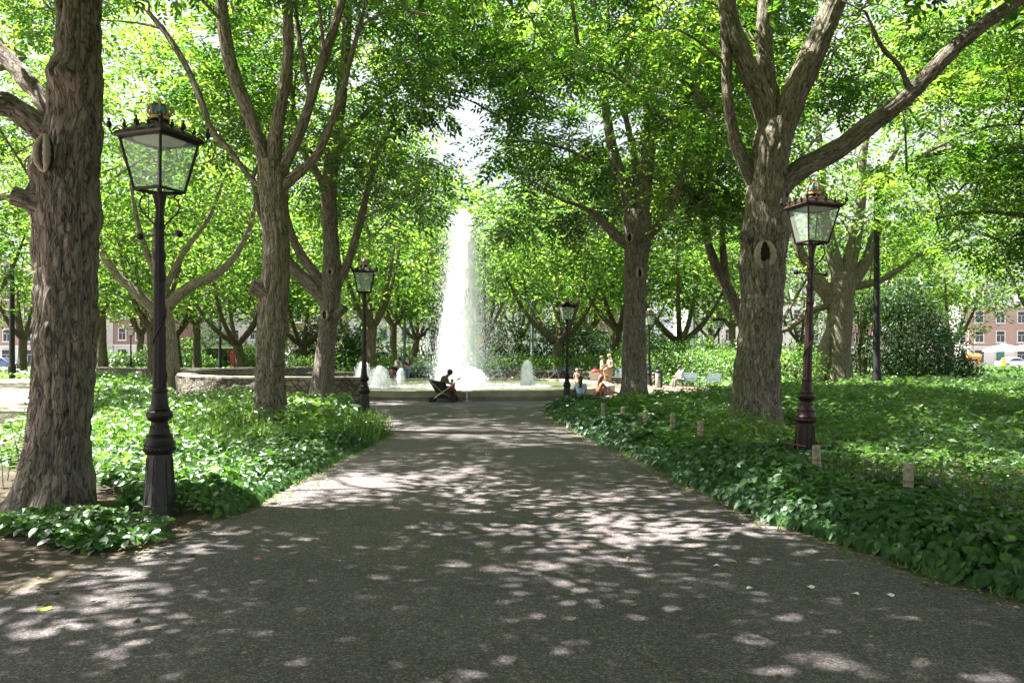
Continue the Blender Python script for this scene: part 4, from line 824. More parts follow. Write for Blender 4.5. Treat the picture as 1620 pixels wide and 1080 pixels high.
def lamp_post(label, loc, rz, iron='iron', base='iron_grey'):
    root = empty('street_lamp', loc, rz, label=label, cat='street lamp', group='cast-iron crown lanterns of the park'); I = M[iron]
    m = MB(); m.lathe([(.205, -.02), (.20, .03), (.175, .06), (.163, .13), (.146, .30), (.136, .50), (.130, .64)], 8, rot=math.pi / 8)
    for k in range(8):    # raised panel borders on each face of the plinth
        a = k * math.pi / 4; 
        def q(u, z, r): 
            c_, s_ = math.cos(a), math.sin(a); rr = r * math.cos(math.pi / 8) + .002; return (c_ * rr - s_ * u, s_ * rr + c_ * u, z)
        m.tube([q(-.042, .12, .165), q(-.036, .6, .132), q(.036, .6, .132), q(.042, .12, .165), q(-.042, .12, .165)], .004, 4)
    m.tube([(.0, -.142, .42), (.03, -.146, .38), (.008, -.15, .33), (.008, -.155, .25)], .006, 5); m.build('plinth', M[base], root, smooth=False)
    m = MB(); m.lathe([(.135, .64), (.152, .665), (.158, .69), (.150, .715), (.157, .735), (.138, .765), (.130, .79), (.128, .82), (.133, .835), (.105, .85), (.094, .90), (.080, .96), (.084, .975), (.112, .99), (.128, 1.02), (.132, 1.045), (.122, 1.075), (.098, 1.09), (.105, 1.10), (.09, 1.125), (.078, 1.2), (.073, 1.27), (.080, 1.28), (.080, 1.30), (.070, 1.315)], 24)
    for k in range(24): a = k * math.pi / 12; m.ball((.153 * math.cos(a), .153 * math.sin(a), .69), .014, 6, 4)
    for k in range(12): a = k * math.pi / 6; m.ball((.088 * math.cos(a), .088 * math.sin(a), .915), .013, 6, 4, sc_=(1, 1, 1.6))
    m.build('base_moulding', I, root, smooth=True)
    m = MB(); m.lathe([(.070, 1.31), (.066, 1.6), (.056, 2.4), (.055, 2.44), (.062, 2.45), (.062, 2.48), (.055, 2.49), (.05, 2.62), (.056, 2.64), (.066, 2.68), (.056, 2.72), (.048, 2.75), (.047, 2.96), (.058, 2.97), (.058, 3.0), (.045, 3.02), (.040, 3.15), (.05, 3.22), (.075, 3.33)], 20, nf=10, flute=.10)
    for k in range(46):   # ivy-leaf relief winding up the shaft
        t = k / 45; a = t * 9.5; r = .067 - .012 * t; m.ball((r * math.cos(a), r * math.sin(a), 1.36 + 1.0 * t), .012, 6, 4, sc_=(1.1, 1.1, 1.7))
    m.build('shaft', I, root, smooth=True)
    m = MB(); m.tube([(-.24, 0, 2.90), (.24, 0, 2.90)], .011, 8)
    for s in (-1, 1): m.ball((s * .255, 0, 2.90), .038, 10, 8)
    m.build('ladder_bar', I, root, smooth=True)
    for k in range(4):
        a = k * math.pi / 2 + math.pi / 4; c_, s_ = math.cos(a), math.sin(a); m = MB()
        m.tube([(c_ * r, s_ * r, z) for r, z in ((.045, 3.0), (.10, 3.06), (.165, 3.13), (.19, 3.2), (.175, 3.27), (.14, 3.3), (.16, 3.335), (.22, 3.345))], .009, 6); m.build('bracket', I, root, smooth=True)
    # lantern (square, wider at the top)
    zb, zt, hb, ht = 3.36, 3.88, .17, .265
    m = MB(); sq = lambda h, z: [(-h, -h, z), (h, -h, z), (h, h, z), (-h, h, z)]
    for (h, z, r) in ((hb, zb, .017), (ht, zt, .02)):
        q4 = sq(h, z)
        for k in range(4): m.tube([q4[k], q4[(k + 1) % 4]], r, 6)
    for k in range(4): m.tube([sq(hb, zb)[k], sq(ht, zt)[k]], .014, 6); m.tube([sq(hb, zb)[k], (0, 0, zb - .02)], .012, 5)
    m.build('lantern_frame', I, root)
    for k in range(4):
        a, b, c, d = sq(hb - .004, zb)[k], sq(hb - .004, zb)[(k + 1) % 4], sq(ht - .006, zt)[(k + 1) % 4], sq(ht - .006, zt)[k]
        cen = [(a[i] + c[i]) / 2 for i in range(2)]; n_ = math.hypot(*cen); o_ = Vector((-cen[0] / n_ * .004, -cen[1] / n_ * .004, 0))
        P4 = [Vector(v) for v in (a, b, c, d)]; m = MB(); m.add(P4 + [p + o_ for p in P4], [[0, 1, 2, 3], [7, 6, 5, 4], [0, 4, 5, 1], [1, 5, 6, 2], [2, 6, 7, 3], [3, 7, 4, 0]]); m.build('glass_pane', M['pane'], root)
    m = MB(); m.lathe([(.02, zt + .015), (.25, zt + .005), (.252, zt - .002), (.22, zt - .004), (.03, zt - .03)], 24); m.build('reflector', M['reflector'], root, smooth=True)
    m = MB(); m.lathe([(.025, zb - .01), (.025, zb + .05), (.03, zb + .06)], 10); m.build('lamp_socket', M['iron_grey'], root); 
    m = MB(); m.lathe([(.024, zb + .06), (.04, zb + .10), (.047, zb + .15), (.04, zb + .2), (.018, zb + .235)], 14); m.build('bulb', M['pane'], root, smooth=True)
    rt = math.sqrt(2); m = MB(); m.lathe([((ht + .035) * rt, zt + .0), ((ht + .05) * rt, zt + .02), ((ht + .03) * rt, zt + .055), (.20 * rt, zt + .11), (.13 * rt, zt + .15), (.085 * rt, zt + .165)], 4, rot=math.pi / 4)
    m.lathe([(.10, zt + .15), (.085, zt + .19), (.10, zt + .2)], 16); rf = m.build('lantern_roof', I, root)
    cr = MB(); h = ht + .045; z0 = zt + .05
    for k in range(4):
        a, b = Vector(sq(h, z0)[k]), Vector(sq(h, z0)[(k + 1) % 4]); pts = []
        for i in range(25): t = i / 24; p = a.lerp(b, t); p.z += .045 * abs(math.sin(t * math.pi * 4)) ; pts.append(p)
        cr.tube(pts, .007, 5)
        for i in (0, 1, 2, 3, 4):
            p = a.lerp(b, i / 4); big = 1.35 if i % 2 == 0 else 1.0; out = (a + b).normalized() * .0
            if i == 0: out = Vector((a.x, a.y, 0)).normalized() * .03
            if i == 4: continue
            if i == 0: cr.tube([p - Vector((0, 0, .03)), p + out * .6, p + out + Vector((0, 0, .05))], .008, 5)
            cr.ball(p + out + Vector((0, 0, .045 * big)), .02 * big, 7, 6, sc_=(1, 1, 1.5)); cr.ball(p + out + Vector((0, 0, .085 * big)), .011 * big, 6, 5)
    cr.build('cresting', I, root, smooth=True)
    zc = zt + .20; m = MB(); m.lathe([(.07, zc), (.098, zc + .012), (.098, zc + .045), (.08, zc + .05)], 20)
    for k in range(8):
        a = k * math.pi / 4; m.tube([(math.cos(a) * r, math.sin(a) * r, zc + z) for r, z in ((.085, .04), (.112, .085), (.108, .13), (.075, .168), (.02, .175))], .011, 6); m.ball((.095 * math.cos(a + .39), .095 * math.sin(a + .39), zc + .065), .016, 6, 5)
    m.ball((0, 0, zc + .19), .022, 8, 6); m.tube([(0, 0, zc + .19), (0, 0, zc + .245)], .007, 5); m.tube([(-.018, 0, zc + .228), (.018, 0, zc + .228)], .006, 5)
    cw = m.build('crown_finial', M['gold'], root, smooth=True); m = MB(); m.ball((0, 0, zc + .098), .096, 14, 10, sc_=(1, 1, .72)); m.build('crown_cap', M['crown_blue'], cw, smooth=True)
    return root
A1 = lamp_post('nearest dark iron lamp post with a worn grey octagonal foot, left of the path', (-3.65, 8.25, 0), math.radians(-20))
A2 = lamp_post('reddish-brown iron lamp post in front of the ridged trunk on the right', (4.37, 12.05, 0), math.radians(14), 'iron_red', 'iron_red')
for o_, (px, Y, lab, rz) in zip(range(6), ((576, 21.4, 'black lamp post at the left corner of the fountain plaza', 8), (897, 28.2, 'black lamp post beside the seated woman at the basin rim', 12), (1027, 44, 'slim lamp post just right of the straight brown trunk', 20), (1137, 50, 'small reddish lamp post above the blue benches', 15), (789, 56, 'small lamp post behind the basin, right of the orange sign', 30), (207, 66, 'tiny far lamp post in front of the red brick houses', 10))):
    cp_ = copy_thing(A1, ((px - CX) / F * Y, Y, 0), math.radians(rz), scale=.87 if px == 897 else 1.0, label=lab)

A2.rotation_euler = (0, math.radians(2.0), math.radians(14)); A2.rotation_mode = 'XYZ'
A2.rotation_euler = (Matrix.Rotation(math.radians(2.0), 3, 'Y') @ Matrix.Rotation(math.radians(14), 3, 'Z')).to_euler(); A2.location.x = 4.42
# ------------------------------------------------------------------ masts and overhead wires
M['mast'] = simple('mast_paint', (.012, .013, .015), .6, spec=.2); M['mast_grey'] = simple('mast_grey', (.08, .10, .12), .5)
for (px, Y, r, h, lab, mt) in ((1387, 36, .155, 9.5, 'thick black mast in front of the dark shrub', 'mast'), (766, 60, .15, 10, 'dark mast seen through the mist right of the jet', 'mast'), (842, 62, .13, 9, 'blue-grey mast left of the wide forked tree', 'mast_grey'), (19, 58, .2, 10, 'dark mast left of the nearest trunk', 'mast'), (1097, 70, .18, 9, 'blue-grey mast beside the pale house', 'mast_grey'), (348, 80, .16, 10, 'dark mast before the grey office building', 'mast'), (640, 74, .14, 7, 'pale thin mast behind the people with bicycles', 'mast_grey')):
    m = MB(); m.lathe([(r * 1.35, 0), (r * 1.35, .9), (r * 1.05, 1.0), (r, 1.02), (r * .7, h)], 14); o = m.build('mast', M[mt], smooth=True); o.location = ((px - CX) / F * Y, Y, 0); tag(o, lab, 'mast', 'tram masts around the park')
for z, l in ((6.3, 'upper tram wire spanning behind the park'), (5.9, 'lower tram wire spanning behind the park')):
    m = MB(); m.tube([(x, 99 + .02 * x, z - .12 * math.sin((x + 120) / 30 * math.pi)) for x in range(-120, 121, 5)], .03, 5); tag(m.build('tram_wire', M['mast_grey']), l, 'wire')

# ------------------------------------------------------------------ rubble walls round the plaza
def wall(name, label, line, h, th, seed, cap=True):
    """a low wall following a ground line, uneven stone faces and a cap"""
    L = np.array(jitter(line, .12, .012, seed)); n = len(L); t = unit(np.gradient(L, axis=0)); nrm = np.stack([-t[:, 1], t[:, 0]], 1); nz = 14
    zs = np.linspace(-.02, h, nz); s = np.arange(n) * .12
    def face(sg):
        a, z = np.meshgrid(s, zs, indexing='ij'); d = .05 * (noise3(a * 3.6, z * 5.0, 0, seed) - .5) + .03 * (noise3(a * 11, z * 13, 0, seed + 1) - .5)
        xy = L[:, None] + nrm[:, None] * (sg * (th / 2 + d))[:, :, None]; return np.concatenate([xy, z[:, :, None]], 2).reshape(-1, 3)
    Fq = (np.arange(n - 1)[:, None] * nz + np.arange(nz - 1)[None]).reshape(-1, 1) + np.array([[0, nz, nz + 1, 1]]); A, B = face(-1), face(1); V = np.concatenate([A, B]); F2 = Fq[:, ::-1] + len(A)
    ends = []
    for i in (0, n - 1):
        for k in range(nz - 1): ends.append([i * nz + k, i * nz + k + 1, len(A) + i * nz + k + 1, len(A) + i * nz + k])
    top = [[i * nz + nz - 1, (i + 1) * nz + nz - 1, len(A) + (i + 1) * nz + nz - 1, len(A) + i * nz + nz - 1] for i in range(n - 1)]
    o = npobj(name, V, [np.concatenate([Fq, F2, np.array(ends), np.array(top)])], mats=[M['rubble']]); tag(o, label, 'stone wall', 'rubble walls around the fountain plaza')
    if cap:
        m = MB(); k = 0
        while k < n - 1:
            e = min(k + random.choice((7, 9, 11)), n - 1); q = th / 2 + .04
            vs_ = []
            for z in (h + .003, h + .075):
                vs_ += [(*(L[k] + nrm[k] * q + t[k] * .008), z), (*(L[e] + nrm[e] * q - t[e] * .008), z), (*(L[e] - nrm[e] * q - t[e] * .008), z), (*(L[k] - nrm[k] * q + t[k] * .008), z)]
            m.add(vs_, [[3, 2, 1, 0], [4, 5, 6, 7], [0, 1, 5, 4], [1, 2, 6, 5], [2, 3, 7, 6], [3, 0, 4, 7]]); k = e
        m.build('coping', M['capstone'], o)
    return o
wall('stone_wall', 'long rubble wall behind the left trunks, ending beside the second lamp post', [(-5.15, 27.6), (-6.6, 27.5), (-8.5, 27.6), (-10.3, 28.3), (-12, 30), (-13.4, 32.4), (-13.9, 34.4)], .86, .5, 1)
wall('stone_wall', 'rubble wall curving back behind the seating terrace on the left', [(-14.6, 36.0), (-14.9, 38), (-15.2, 41), (-14.2, 44.5), (-12, 47.5)], .95, .5, 2)
wall('stone_wall', 'low far rubble wall behind the first lamp post', [(-29, 56), (-24, 52.5), (-20, 51.5), (-17.5, 52.5), (-16.3, 55)], .8, .5, 3)
a_ = [arc(a, 13.0, 13.2) for a in np.radians(np.linspace(36, 138, 34))]
wall('stone_wall', 'dark low retaining wall behind the benches across the fountain', a_, .62, .35, 4, cap=True)
# terrace paving left of the wall
sheet('terrace', [(-6.6, 28.0), (-10.2, 28.8), (-12, 30.6), (-13.3, 33), (-14.3, 36), (-14.6, 41), (-13, 45), (-10, 47.5), (-8, 42), (-8, 31)], .009, M['edge_soil'])

# ------------------------------------------------------------------ fountain
rim = [(-10.4, 33.5), (-8.6, 30.8), (-5.9, 29.5), (-2.4, 29.2), (1.2, 29.6), (3.2, 31.6), (4.6, 35.6), (4.7, 40.2), (2.9, 44.2), (-.4, 46.4), (-4.4, 46.4), (-8.2, 44.2), (-10.6, 40.5), (-11.1, 37.0)]
fb = empty('fountain_basin', (FC[0], FC[1], 0), label='wide low polygonal stone fountain basin filled with shallow water', cat='fountain')
cx_, cy_ = FC; nR = len(rim)
for k in range(nR):
    a, b = np.array(rim[k]) - FC, np.array(rim[(k + 1) % nR]) - FC; ia, ib = a * (1 - .46 / np.linalg.norm(a)), b * (1 - .46 / np.linalg.norm(b)); oa, ob = a * (1 - .09 / np.linalg.norm(a)), b * (1 - .09 / np.linalg.norm(b))
    g = (b - a) / np.linalg.norm(b - a) * .006; m = MB()
    lo = [(*(oa + g), .0), (*(ob - g), .0), (*(ib - g), .0), (*(ia + g), .0), (*(oa + g), .13), (*(ob - g), .13), (*(ib - g), .13), (*(ia + g), .13)]
    up = [(*(a + g), .13), (*(b - g), .13), (*(ib - g), .13), (*(ia + g), .13), (*(a + g), .355), (*(b - g), .355), (*(ib - g), .355), (*(ia + g), .355)]
    e = .015; ea, eb = a * (1 - e / np.linalg.norm(a)), b * (1 - e / np.linalg.norm(b)); tp = [(*(ea + g), .37), (*(eb - g), .37), (*(ib - g), .37), (*(ia + g), .37)]
    fcs = [[0, 1, 5, 4], [1, 2, 6, 5], [2, 3, 7, 6], [3, 0, 4, 7]]
    m.add(lo, fcs + [[3, 2, 1, 0]]); m.add(up + tp, fcs + [[0, 3, 2, 1], [4, 5, 9, 8], [5, 6, 10, 9], [6, 7, 11, 10], [7, 4, 8, 11], [8, 9, 10, 11]])
    m.build('rim_block', M['basin_stone'], fb)
m = MB(); m.add([(x - FC[0], y - FC[1], .02) for x, y in rim], [list(range(nR))]); m.build('basin_floor', simple('basin_floor', (.16, .17, .10), .8, var=.3, scale=1.5), fb)
def watermat():
    m, nt, b, o = newmat('fountain_water'); L = nt.links; nt.nodes.remove(b); tc = nd(nt, 'TexCoord'); n = nd(nt, 'TexNoise', Scale=4.5, Detail=6, Roughness=.6, Distortion=.6); n2 = nd(nt, 'TexNoise', Scale=17, Detail=3)
    L.new(tc.outputs['Object'], n.inputs['Vector']); L.new(tc.outputs['Object'], n2.inputs['Vector'])
    bp = nd(nt, 'Bump', Strength=.55, Distance=.12); L.new(n.outputs['Fac'], bp.inputs['Height']); bp2 = nd(nt, 'Bump', Strength=.5, Distance=.03); L.new(n2.outputs['Fac'], bp2.inputs['Height']); L.new(bp.outputs[0], bp2.inputs['Normal'])
    d = nd(nt, 'BsdfDiffuse'); r = ramp(nt, n2.outputs['Fac'], [(.35, (.06, .075, .045)), (.62, (.13, .15, .09)), (.74, (.38, .40, .33))]); L.new(r.outputs[0], d.inputs[0]); g = nd(nt, 'BsdfGlossy', Roughness=.12)
    mx = nd(nt, 'MixShader'); fr = nd(nt, 'Fresnel', IOR=1.33); L.new(bp2.outputs[0], fr.inputs['Normal']); L.new(bp2.outputs[0], g.inputs['Normal']); L.new(bp2.outputs[0], d.inputs['Normal'])
    L.new(fr.outputs[0], mx.inputs[0]); L.new(d.outputs[0], mx.inputs[1]); L.new(g.outputs[0], mx.inputs[2]); L.new(mx.outputs[0], o.inputs['Surface']); return m
gx, gy = np.meshgrid(np.linspace(-12, 6, 181), np.linspace(28, 48, 201), indexing='ij')
inner = [tuple(np.array(FC) + (np.array(p) - FC) * (1 - .40 / np.linalg.norm(np.array(p) - FC))) for p in rim]
ok = inpoly(gx.ravel(), gy.ravel(), inner).reshape(gx.shape); zz = .275 + .022 * (noise3(gx * 2.6, gy * 2.6, 0, 5) - .5) + .015 * np.sin(np.hypot(gx + 2.3, gy - 36.5) * 7) * np.exp(-np.hypot(gx + 2.3, gy - 36.5) / 5)
V = np.stack([gx, gy, zz], -1).reshape(-1, 3); idx = np.arange(gx.size).reshape(gx.shape); cell = ok[:-1, :-1] & ok[1:, :-1] & ok[1:, 1:] & ok[:-1, 1:]
q = np.stack([idx[:-1, :-1], idx[1:, :-1], idx[1:, 1:], idx[:-1, 1:]], -1)[cell]; used, inv = np.unique(q, return_inverse=True)
tag(npobj('water', V[used], [inv.reshape(-1, 4)], mats=[watermat()], smooth=True), kind='structure')
def spraymat():
    m, nt, b, o = newmat('white_water'); L = nt.links; nt.nodes.remove(b); d = nd(nt, 'BsdfDiffuse'); d.inputs[0].default_value = (.93, .95, .97, 1); t = nd(nt, 'BsdfTranslucent'); t.inputs[0].default_value = (.93, .95, .97, 1)
    mx = nd(nt, 'MixShader'); mx.inputs[0].default_value = .5; L.new(d.outputs[0], mx.inputs[1]); L.new(t.outputs[0], mx.inputs[2]); L.new(mx.outputs[0], o.inputs['Surface']); return m
M['spray'] = spraymat()
m_, nt_, b_, o_ = newmat('water_column_foam'); b_.inputs['Base Color'].default_value = (.97, .98, .99, 1); b_.inputs['Roughness'].default_value = 1; b_.inputs['Subsurface Weight'].default_value = 1
b_.inputs['Subsurface Radius'].default_value = (1, 1, 1); b_.inputs['Subsurface Scale'].default_value = 1.6; M['column'] = m_
def drops(pos, ln, wd, vel, rng):
    """elongated four-faced droplets"""
    n = len(pos); d = unit(vel); s = unit(np.cross(d, rng.normal(0, 1, (n, 3)))); w = np.cross(d, s); ln = ln[:, None]; wd = wd[:, None]
    V = np.stack([pos + d * ln * .5, pos - d * ln * .3 + s * wd, pos - d * ln * .3 - s * wd * .5 + w * wd * .87, pos - d * ln * .3 - s * wd * .5 - w * wd * .87], 1).reshape(-1, 3)
    i = np.arange(n)[:, None, None] * 4 + np.array([[[0, 1, 2], [0, 2, 3], [0, 3, 1], [1, 3, 2]]]); return V, i.reshape(-1, 3)
def jet(label, x, y, H, wb, wt, n, seed, veil=0, core=True, lean=(0, 0), name='water_jet', p=1.0):
    rng = np.random.default_rng(seed); root = empty(name, (x, y, .27), label=label, cat='water jet', group='jets of the fountain')
    wid = lambda t: wt + (wb - wt) * (1 - t) ** p
    if core:
        nz, na = 60, 28; t = np.linspace(0, 1, nz)[:, None]; a = np.linspace(0, 2 * np.pi, na, endpoint=False)[None]
        r = wid(t) * (.80 if H > 3 else .62) * (1 if H > 3 else (1 - .5 * t ** 2)) * (.8 + .4 * noise3(np.cos(a) * 2 + 5, np.sin(a) * 2, t * H * 1.6, seed)) * (.8 + .4 * noise3(np.cos(a) * 6, np.sin(a) * 6, t * H * 5, seed + 1)) * np.clip((1.001 - t) * 14, 0, 1) ** .5
        V = np.stack([r * np.cos(a) + lean[0] * t, r * np.sin(a) + lean[1] * t, t * H + 0 * a], -1).reshape(-1, 3)
        i = np.arange(nz - 1)[:, None] * na; k = np.arange(na)[None]; k2 = (k + 1) % na; Fq = np.stack([i + k, i + k2, i + na + k2, i + na + k], -1).reshape(-1, 4)
        npobj('water_column', V, [Fq], root, mats=[M['column']], smooth=True)
    t = rng.random(n) ** 1.25; g = rng.normal(0, .42, (n, 2)); t = t if H > 3 else t * (.55 + .6 * noise3(np.arctan2(g[:, 1], g[:, 0]) * 3, np.hypot(g[:, 0], g[:, 1]) * 2, 0, seed)) * 1.15
    pos = np.stack([g[:, 0] * wid(t) + lean[0] * t, g[:, 1] * wid(t) + lean[1] * t, t * H * (1 - .25 * np.minimum(np.hypot(g[:, 0], g[:, 1]) ** 2, 2) * .5)], 1)
    vel = np.stack([g[:, 0] * .15, g[:, 1] * .15, np.ones(n)], 1) + rng.normal(0, .08, (n, 3)); s = rng.uniform(.5, 1.4, n)
    if veil:
        tv = rng.random(veil) ** .9 * .97; e = rng.exponential(.5, veil); pv = np.stack([wid(tv) * .5 + e * (.4 + .7 * (1 - tv)) - .1, rng.normal(0, .5, veil), tv * H], 1); sw = rng.random(veil) < .16; pv[sw, 0] *= -.8
        pos = np.concatenate([pos, pv]); vel = np.concatenate([vel, np.stack([np.full(veil, .12), np.zeros(veil), -np.ones(veil)], 1)]); s = np.concatenate([s, rng.uniform(.25, .7, veil)])
    pos[:, 2] = np.maximum(pos[:, 2], .0); k = 1.0 if H > 3 else .55
    V, f3 = drops(pos, .13 * s * k, .0125 * s * (1 if H > 3 else .9), vel, rng); npobj('spray', V, [f3], root, mats=[M['spray']]); return root
jx, jy = (724 - CX) / F * 37.0, 37.0
jet('tall white main water jet in the middle of the fountain', jx, jy, 8.2, 1.02, .36, 90000, 1, veil=52000, lean=(.30, 0), p=.95)
for (px, Y, H, wb, n, lab, sd) in ((600, 35.0, .95, .52, 5000, 'bushy low jet just right of the second lamp post', 2), (574, 40.0, 1.15, .5, 5000, 'low jet half hidden behind the second lamp post', 3), (634, 42.5, .75, .24, 2000, 'smallest narrow low jet left of the main jet', 4),
                                   (834, 36.5, 1.2, .36, 6000, 'low jet on the right half of the basin', 5), (745, 34.8, .9, .75, 7000, 'foaming low jet at the foot of the main jet', 6)):
    jet(lab, (px - CX) / F * Y, Y, H, wb, wb * .55, n, sd, p=.6)
def foam(label, x, y, rx, ry, seed):
    rng = np.random.default_rng(seed); n = 2600; a = rng.uniform(0, 6.283, n); q = rng.random(n) ** .8; p = np.stack([x + rx * q * np.cos(a), y + ry * q * np.sin(a), .285 + .03 * rng.random(n)], 1)
    k = inpoly(p[:, 0], p[:, 1], inner); p = p[k]; n = len(p); d, nn = rnd_dirs(n, rng=rng); d[:, 2] *= .2; L = rng.uniform(.03, .11, n); me = leaves_mesh('foam', p, unit(d), unit(nn * [.3, .3, 1]), L, L * .7, np.zeros(n), M['spray'], 'fold'); tag(link(bpy.data.objects.new('foam', me)), label, 'foam', None, 'stuff')
foam('white foam spreading on the water around the main jet', jx + .4, jy - .6, 3.6, 3.0, 11); foam('foam around the bushy low jet by the second lamp post', -5.9, 35, 1.5, 1.1, 12); foam('foam around the low jet on the right', .75, 36.4, 1.2, 1.2, 13)
# ------------------------------------------------------------------ buildings beyond the park
M['glass_dark'] = simple('window_glass', (.05, .06, .07), .12, var=.4, scale=.6); M['white_paint'] = simple('white_paint', (.78, .77, .74), .6, var=.05)
def brickmat(name, c, c2):
    m, nt, b, o = newmat(name); L = nt.links; tc = nd(nt, 'TexCoord'); mp = nd(nt, 'Mapping'); mp.inputs['Rotation'].default_value = (math.radians(90), 0, 0); L.new(tc.outputs['Object'], mp.inputs['Vector'])
    t = nd(nt, 'TexBrick', Scale=4.0); t.inputs['Color1'].default_value = (*c, 1); t.inputs['Color2'].default_value = (*c2, 1); t.inputs['Mortar'].default_value = (.4, .36, .32, 1); L.new(mp.outputs[0], t.inputs['Vector']); L.new(t.outputs[0], b.inputs['Base Color']); b.inputs['Roughness'].default_value = .9; return m
M['brick_red'] = brickmat('red_brick', (.36, .21, .17), (.30, .17, .14)); M['brick_pink'] = brickmat('pink_brick', (.46, .31, .26), (.40, .26, .21)); M['brick_dark'] = brickmat('brown_brick', (.22, .12, .09), (.17, .09, .07))
M['concrete'] = simple('pale_concrete', (.50, .50, .48), .8, scale=1); M['slate'] = simple('roof_slate', (.13, .13, .14), .7); M['plaster'] = simple('pale_plaster', (.70, .68, .63), .8, scale=.8); M['teal_paint'] = simple('teal_paint', (.07, .22, .20), .5)
WCACHE = {}
def window_meshes(w, h, style):
    k = (round(w, 2), round(h, 2), style)
    if k not in WCACHE:
        fm = M['teal_paint'] if style == 'teal' else M['white_paint']; m = MB(); t = .11
        for (x, z, a, b) in ((0, h / 2 - t / 2, w, t), (0, -h / 2 + t / 2, w, t), (-w / 2 + t / 2, 0, t, h - 2 * t), (w / 2 - t / 2, 0, t, h - 2 * t)): m.box((x, -.05, z), (a, .16, b))
        m.box((0, -.04, h * .12), (w - 2 * t, .09, .06)); m.box((0, -.035, -h * .2), (.05, .08, h * .52)); m.box((0, -.09, -h / 2 - .06), (w + .16, .26, .10))
        a = m.build('window', fm); p = MB(); p.box((0, .0, 0), (w - 2 * t + .02, .05, h - 2 * t + .02)); b = p.build('pane', M['glass_dark']); WCACHE[k] = (a.data, b.data); bpy.data.objects.remove(a); bpy.data.objects.remove(b)
    return WCACHE[k]
def building(label, px0, px1, Y, storeys, sh, wallm, name='town_house', roof='mansard', ground='shop', col=2.6, wsize=(1.25, 1.9), style='white', dep=11, groundm='white_paint', cornice=True):
    x0, x1 = (px0 - CX) / F * Y, (px1 - CX) / F * Y; w = x1 - x0; H = sh * storeys + .6; root = empty(name, ((x0 + x1) / 2, Y, 0), label=label, cat='building', group='houses beyond the park')
    m = MB(); m.box((0, dep / 2, (H + sh) / 2 + .0), (w, dep, H - sh)); m.build('wall', M[wallm], root); m = MB(); m.box((0, dep / 2 + .05, sh / 2), (w - .02, dep - .1, sh - .01)); m.build('ground_storey', M[groundm], root)
    if cornice: m = MB(); m.box((0, -.1, H - .12), (w + .3, .75, .32)); m.box((0, .02, H - .42), (w + .02, .3, .32)); m.build('cornice', M['white_paint'], root); m = MB(); m.box((0, -.05, sh), (w + .02, .3, .25)); m.build('string_course', M['white_paint'], root)
    n = max(1, int(w / col)); 
    for s in range(storeys):
        for k in range(n):
            ww, hh = (wsize[0], wsize[1]) if s else (min(col * .62, 1.7), 2.1); a, b = window_meshes(ww, hh, style); x = -w / 2 + (k + .5) * w / n
            if s == 0 and k % 3 == 1:
                d = MB(); d.box((0, -.05, 1.15), (1.1, .14, 2.3)); d.box((0, -.13, 1.2), (.85, .05, 2.0)); o = d.build('door', M['teal_paint'], root); o.location = (x, 0, 0); hd = MB(); hd.ball((.36, -.17, 1.05), .05, 8, 6); hd.build('handle', M['gold'], o); continue
            o = bpy.data.objects.new('window', a); link(o, root); o.location = (x, 0, s * sh + sh * .52); p = bpy.data.objects.new('pane', b); link(p, o)
    m = MB()
    if roof == 'mansard':
        h = 3.2; m.add([(-w / 2, .1, H), (w / 2, .1, H), (w / 2, dep, H), (-w / 2, dep, H), (-w / 2, 1.5, H + h), (w / 2, 1.5, H + h), (w / 2, dep - 1.5, H + h), (-w / 2, dep - 1.5, H + h)], [[0, 1, 5, 4], [1, 2, 6, 5], [2, 3, 7, 6], [3, 0, 4, 7], [4, 5, 6, 7]]); r = m.build('roof', M['slate'], root)
        c = MB(); c.box((w * .3, dep / 2, H + h + .6), (.9, .6, 1.6)); c.build('chimney', M['brick_dark'], r)
        for k in range(n):
            if k % 2 == 0: a, b = window_meshes(1.3, 1.5, style); d = MB(); d.box((0, .7, 0), (1.7, 1.5, 1.9)); d.box((0, .6, 1.0), (2.0, 1.9, .16)); o = d.build('dormer', M['white_paint'], root); o.location = (-w / 2 + (k + .5) * w / n, .2, H + 1.35); q = bpy.data.objects.new('window', a); link(q, o); q.location = (0, -.06, 0)
            if k % 2 == 0: z = bpy.data.objects.new('pane', b); link(z, o); z.location = (0, -.06, 0)
    else: m.box((0, dep / 2, H + .15), (w + .1, dep + .1, .3)); m.build('roof', M['concrete'], root)
    return root
building('brick house row with white sash windows and white cornice at the right edge', 1532, 1700, 126, 3, 3.1, 'brick_pink', col=2.9, wsize=(1.5, 1.9))
building('narrow white corner house left of the brick house row', 1516, 1531, 126.5, 3, 3.0, 'plaster', col=1.5, wsize=(1.0, 1.7), roof='flat')
building('pale plastered house seen between the V-shaped tree and the ridged trunk', 1088, 1190, 128, 4, 3.3, 'plaster', col=2.4, wsize=(1.1, 2.0))
building('pale house front behind the far lamp post, right part', 1192, 1330, 130, 3, 3.3, 'white_paint', col=2.6)
building('red brick house with a white shop front, left of the first lamp post', 180, 262, 122, 3, 3.3, 'brick_red', col=2.5)
building('white corner house beside the red brick house', 120, 179, 122.5, 3, 3.2, 'plaster', col=2.2)
building('pinkish brick row house behind the dark mast on the far left', -70, 60, 118, 4, 3.1, 'brick_pink', col=2.6)
building('brick row house hidden behind the nearest trunk', 61, 119, 119, 4, 3.1, 'brick_dark', col=2.5)
building('long grey office building with concrete ribs and square windows', 290, 452, 132, 4, 3.4, 'concrete', name='office_building', roof='flat', col=2.9, wsize=(1.7, 1.7), groundm='concrete', cornice=False)
building('grey house with a teal window behind the left jets', 552, 660, 124, 3, 3.4, 'concrete', col=3.2, style='teal', roof='mansard')
building('pale house showing through leaves behind the main jet', 742, 850, 127, 3, 3.3, 'plaster', col=2.8)
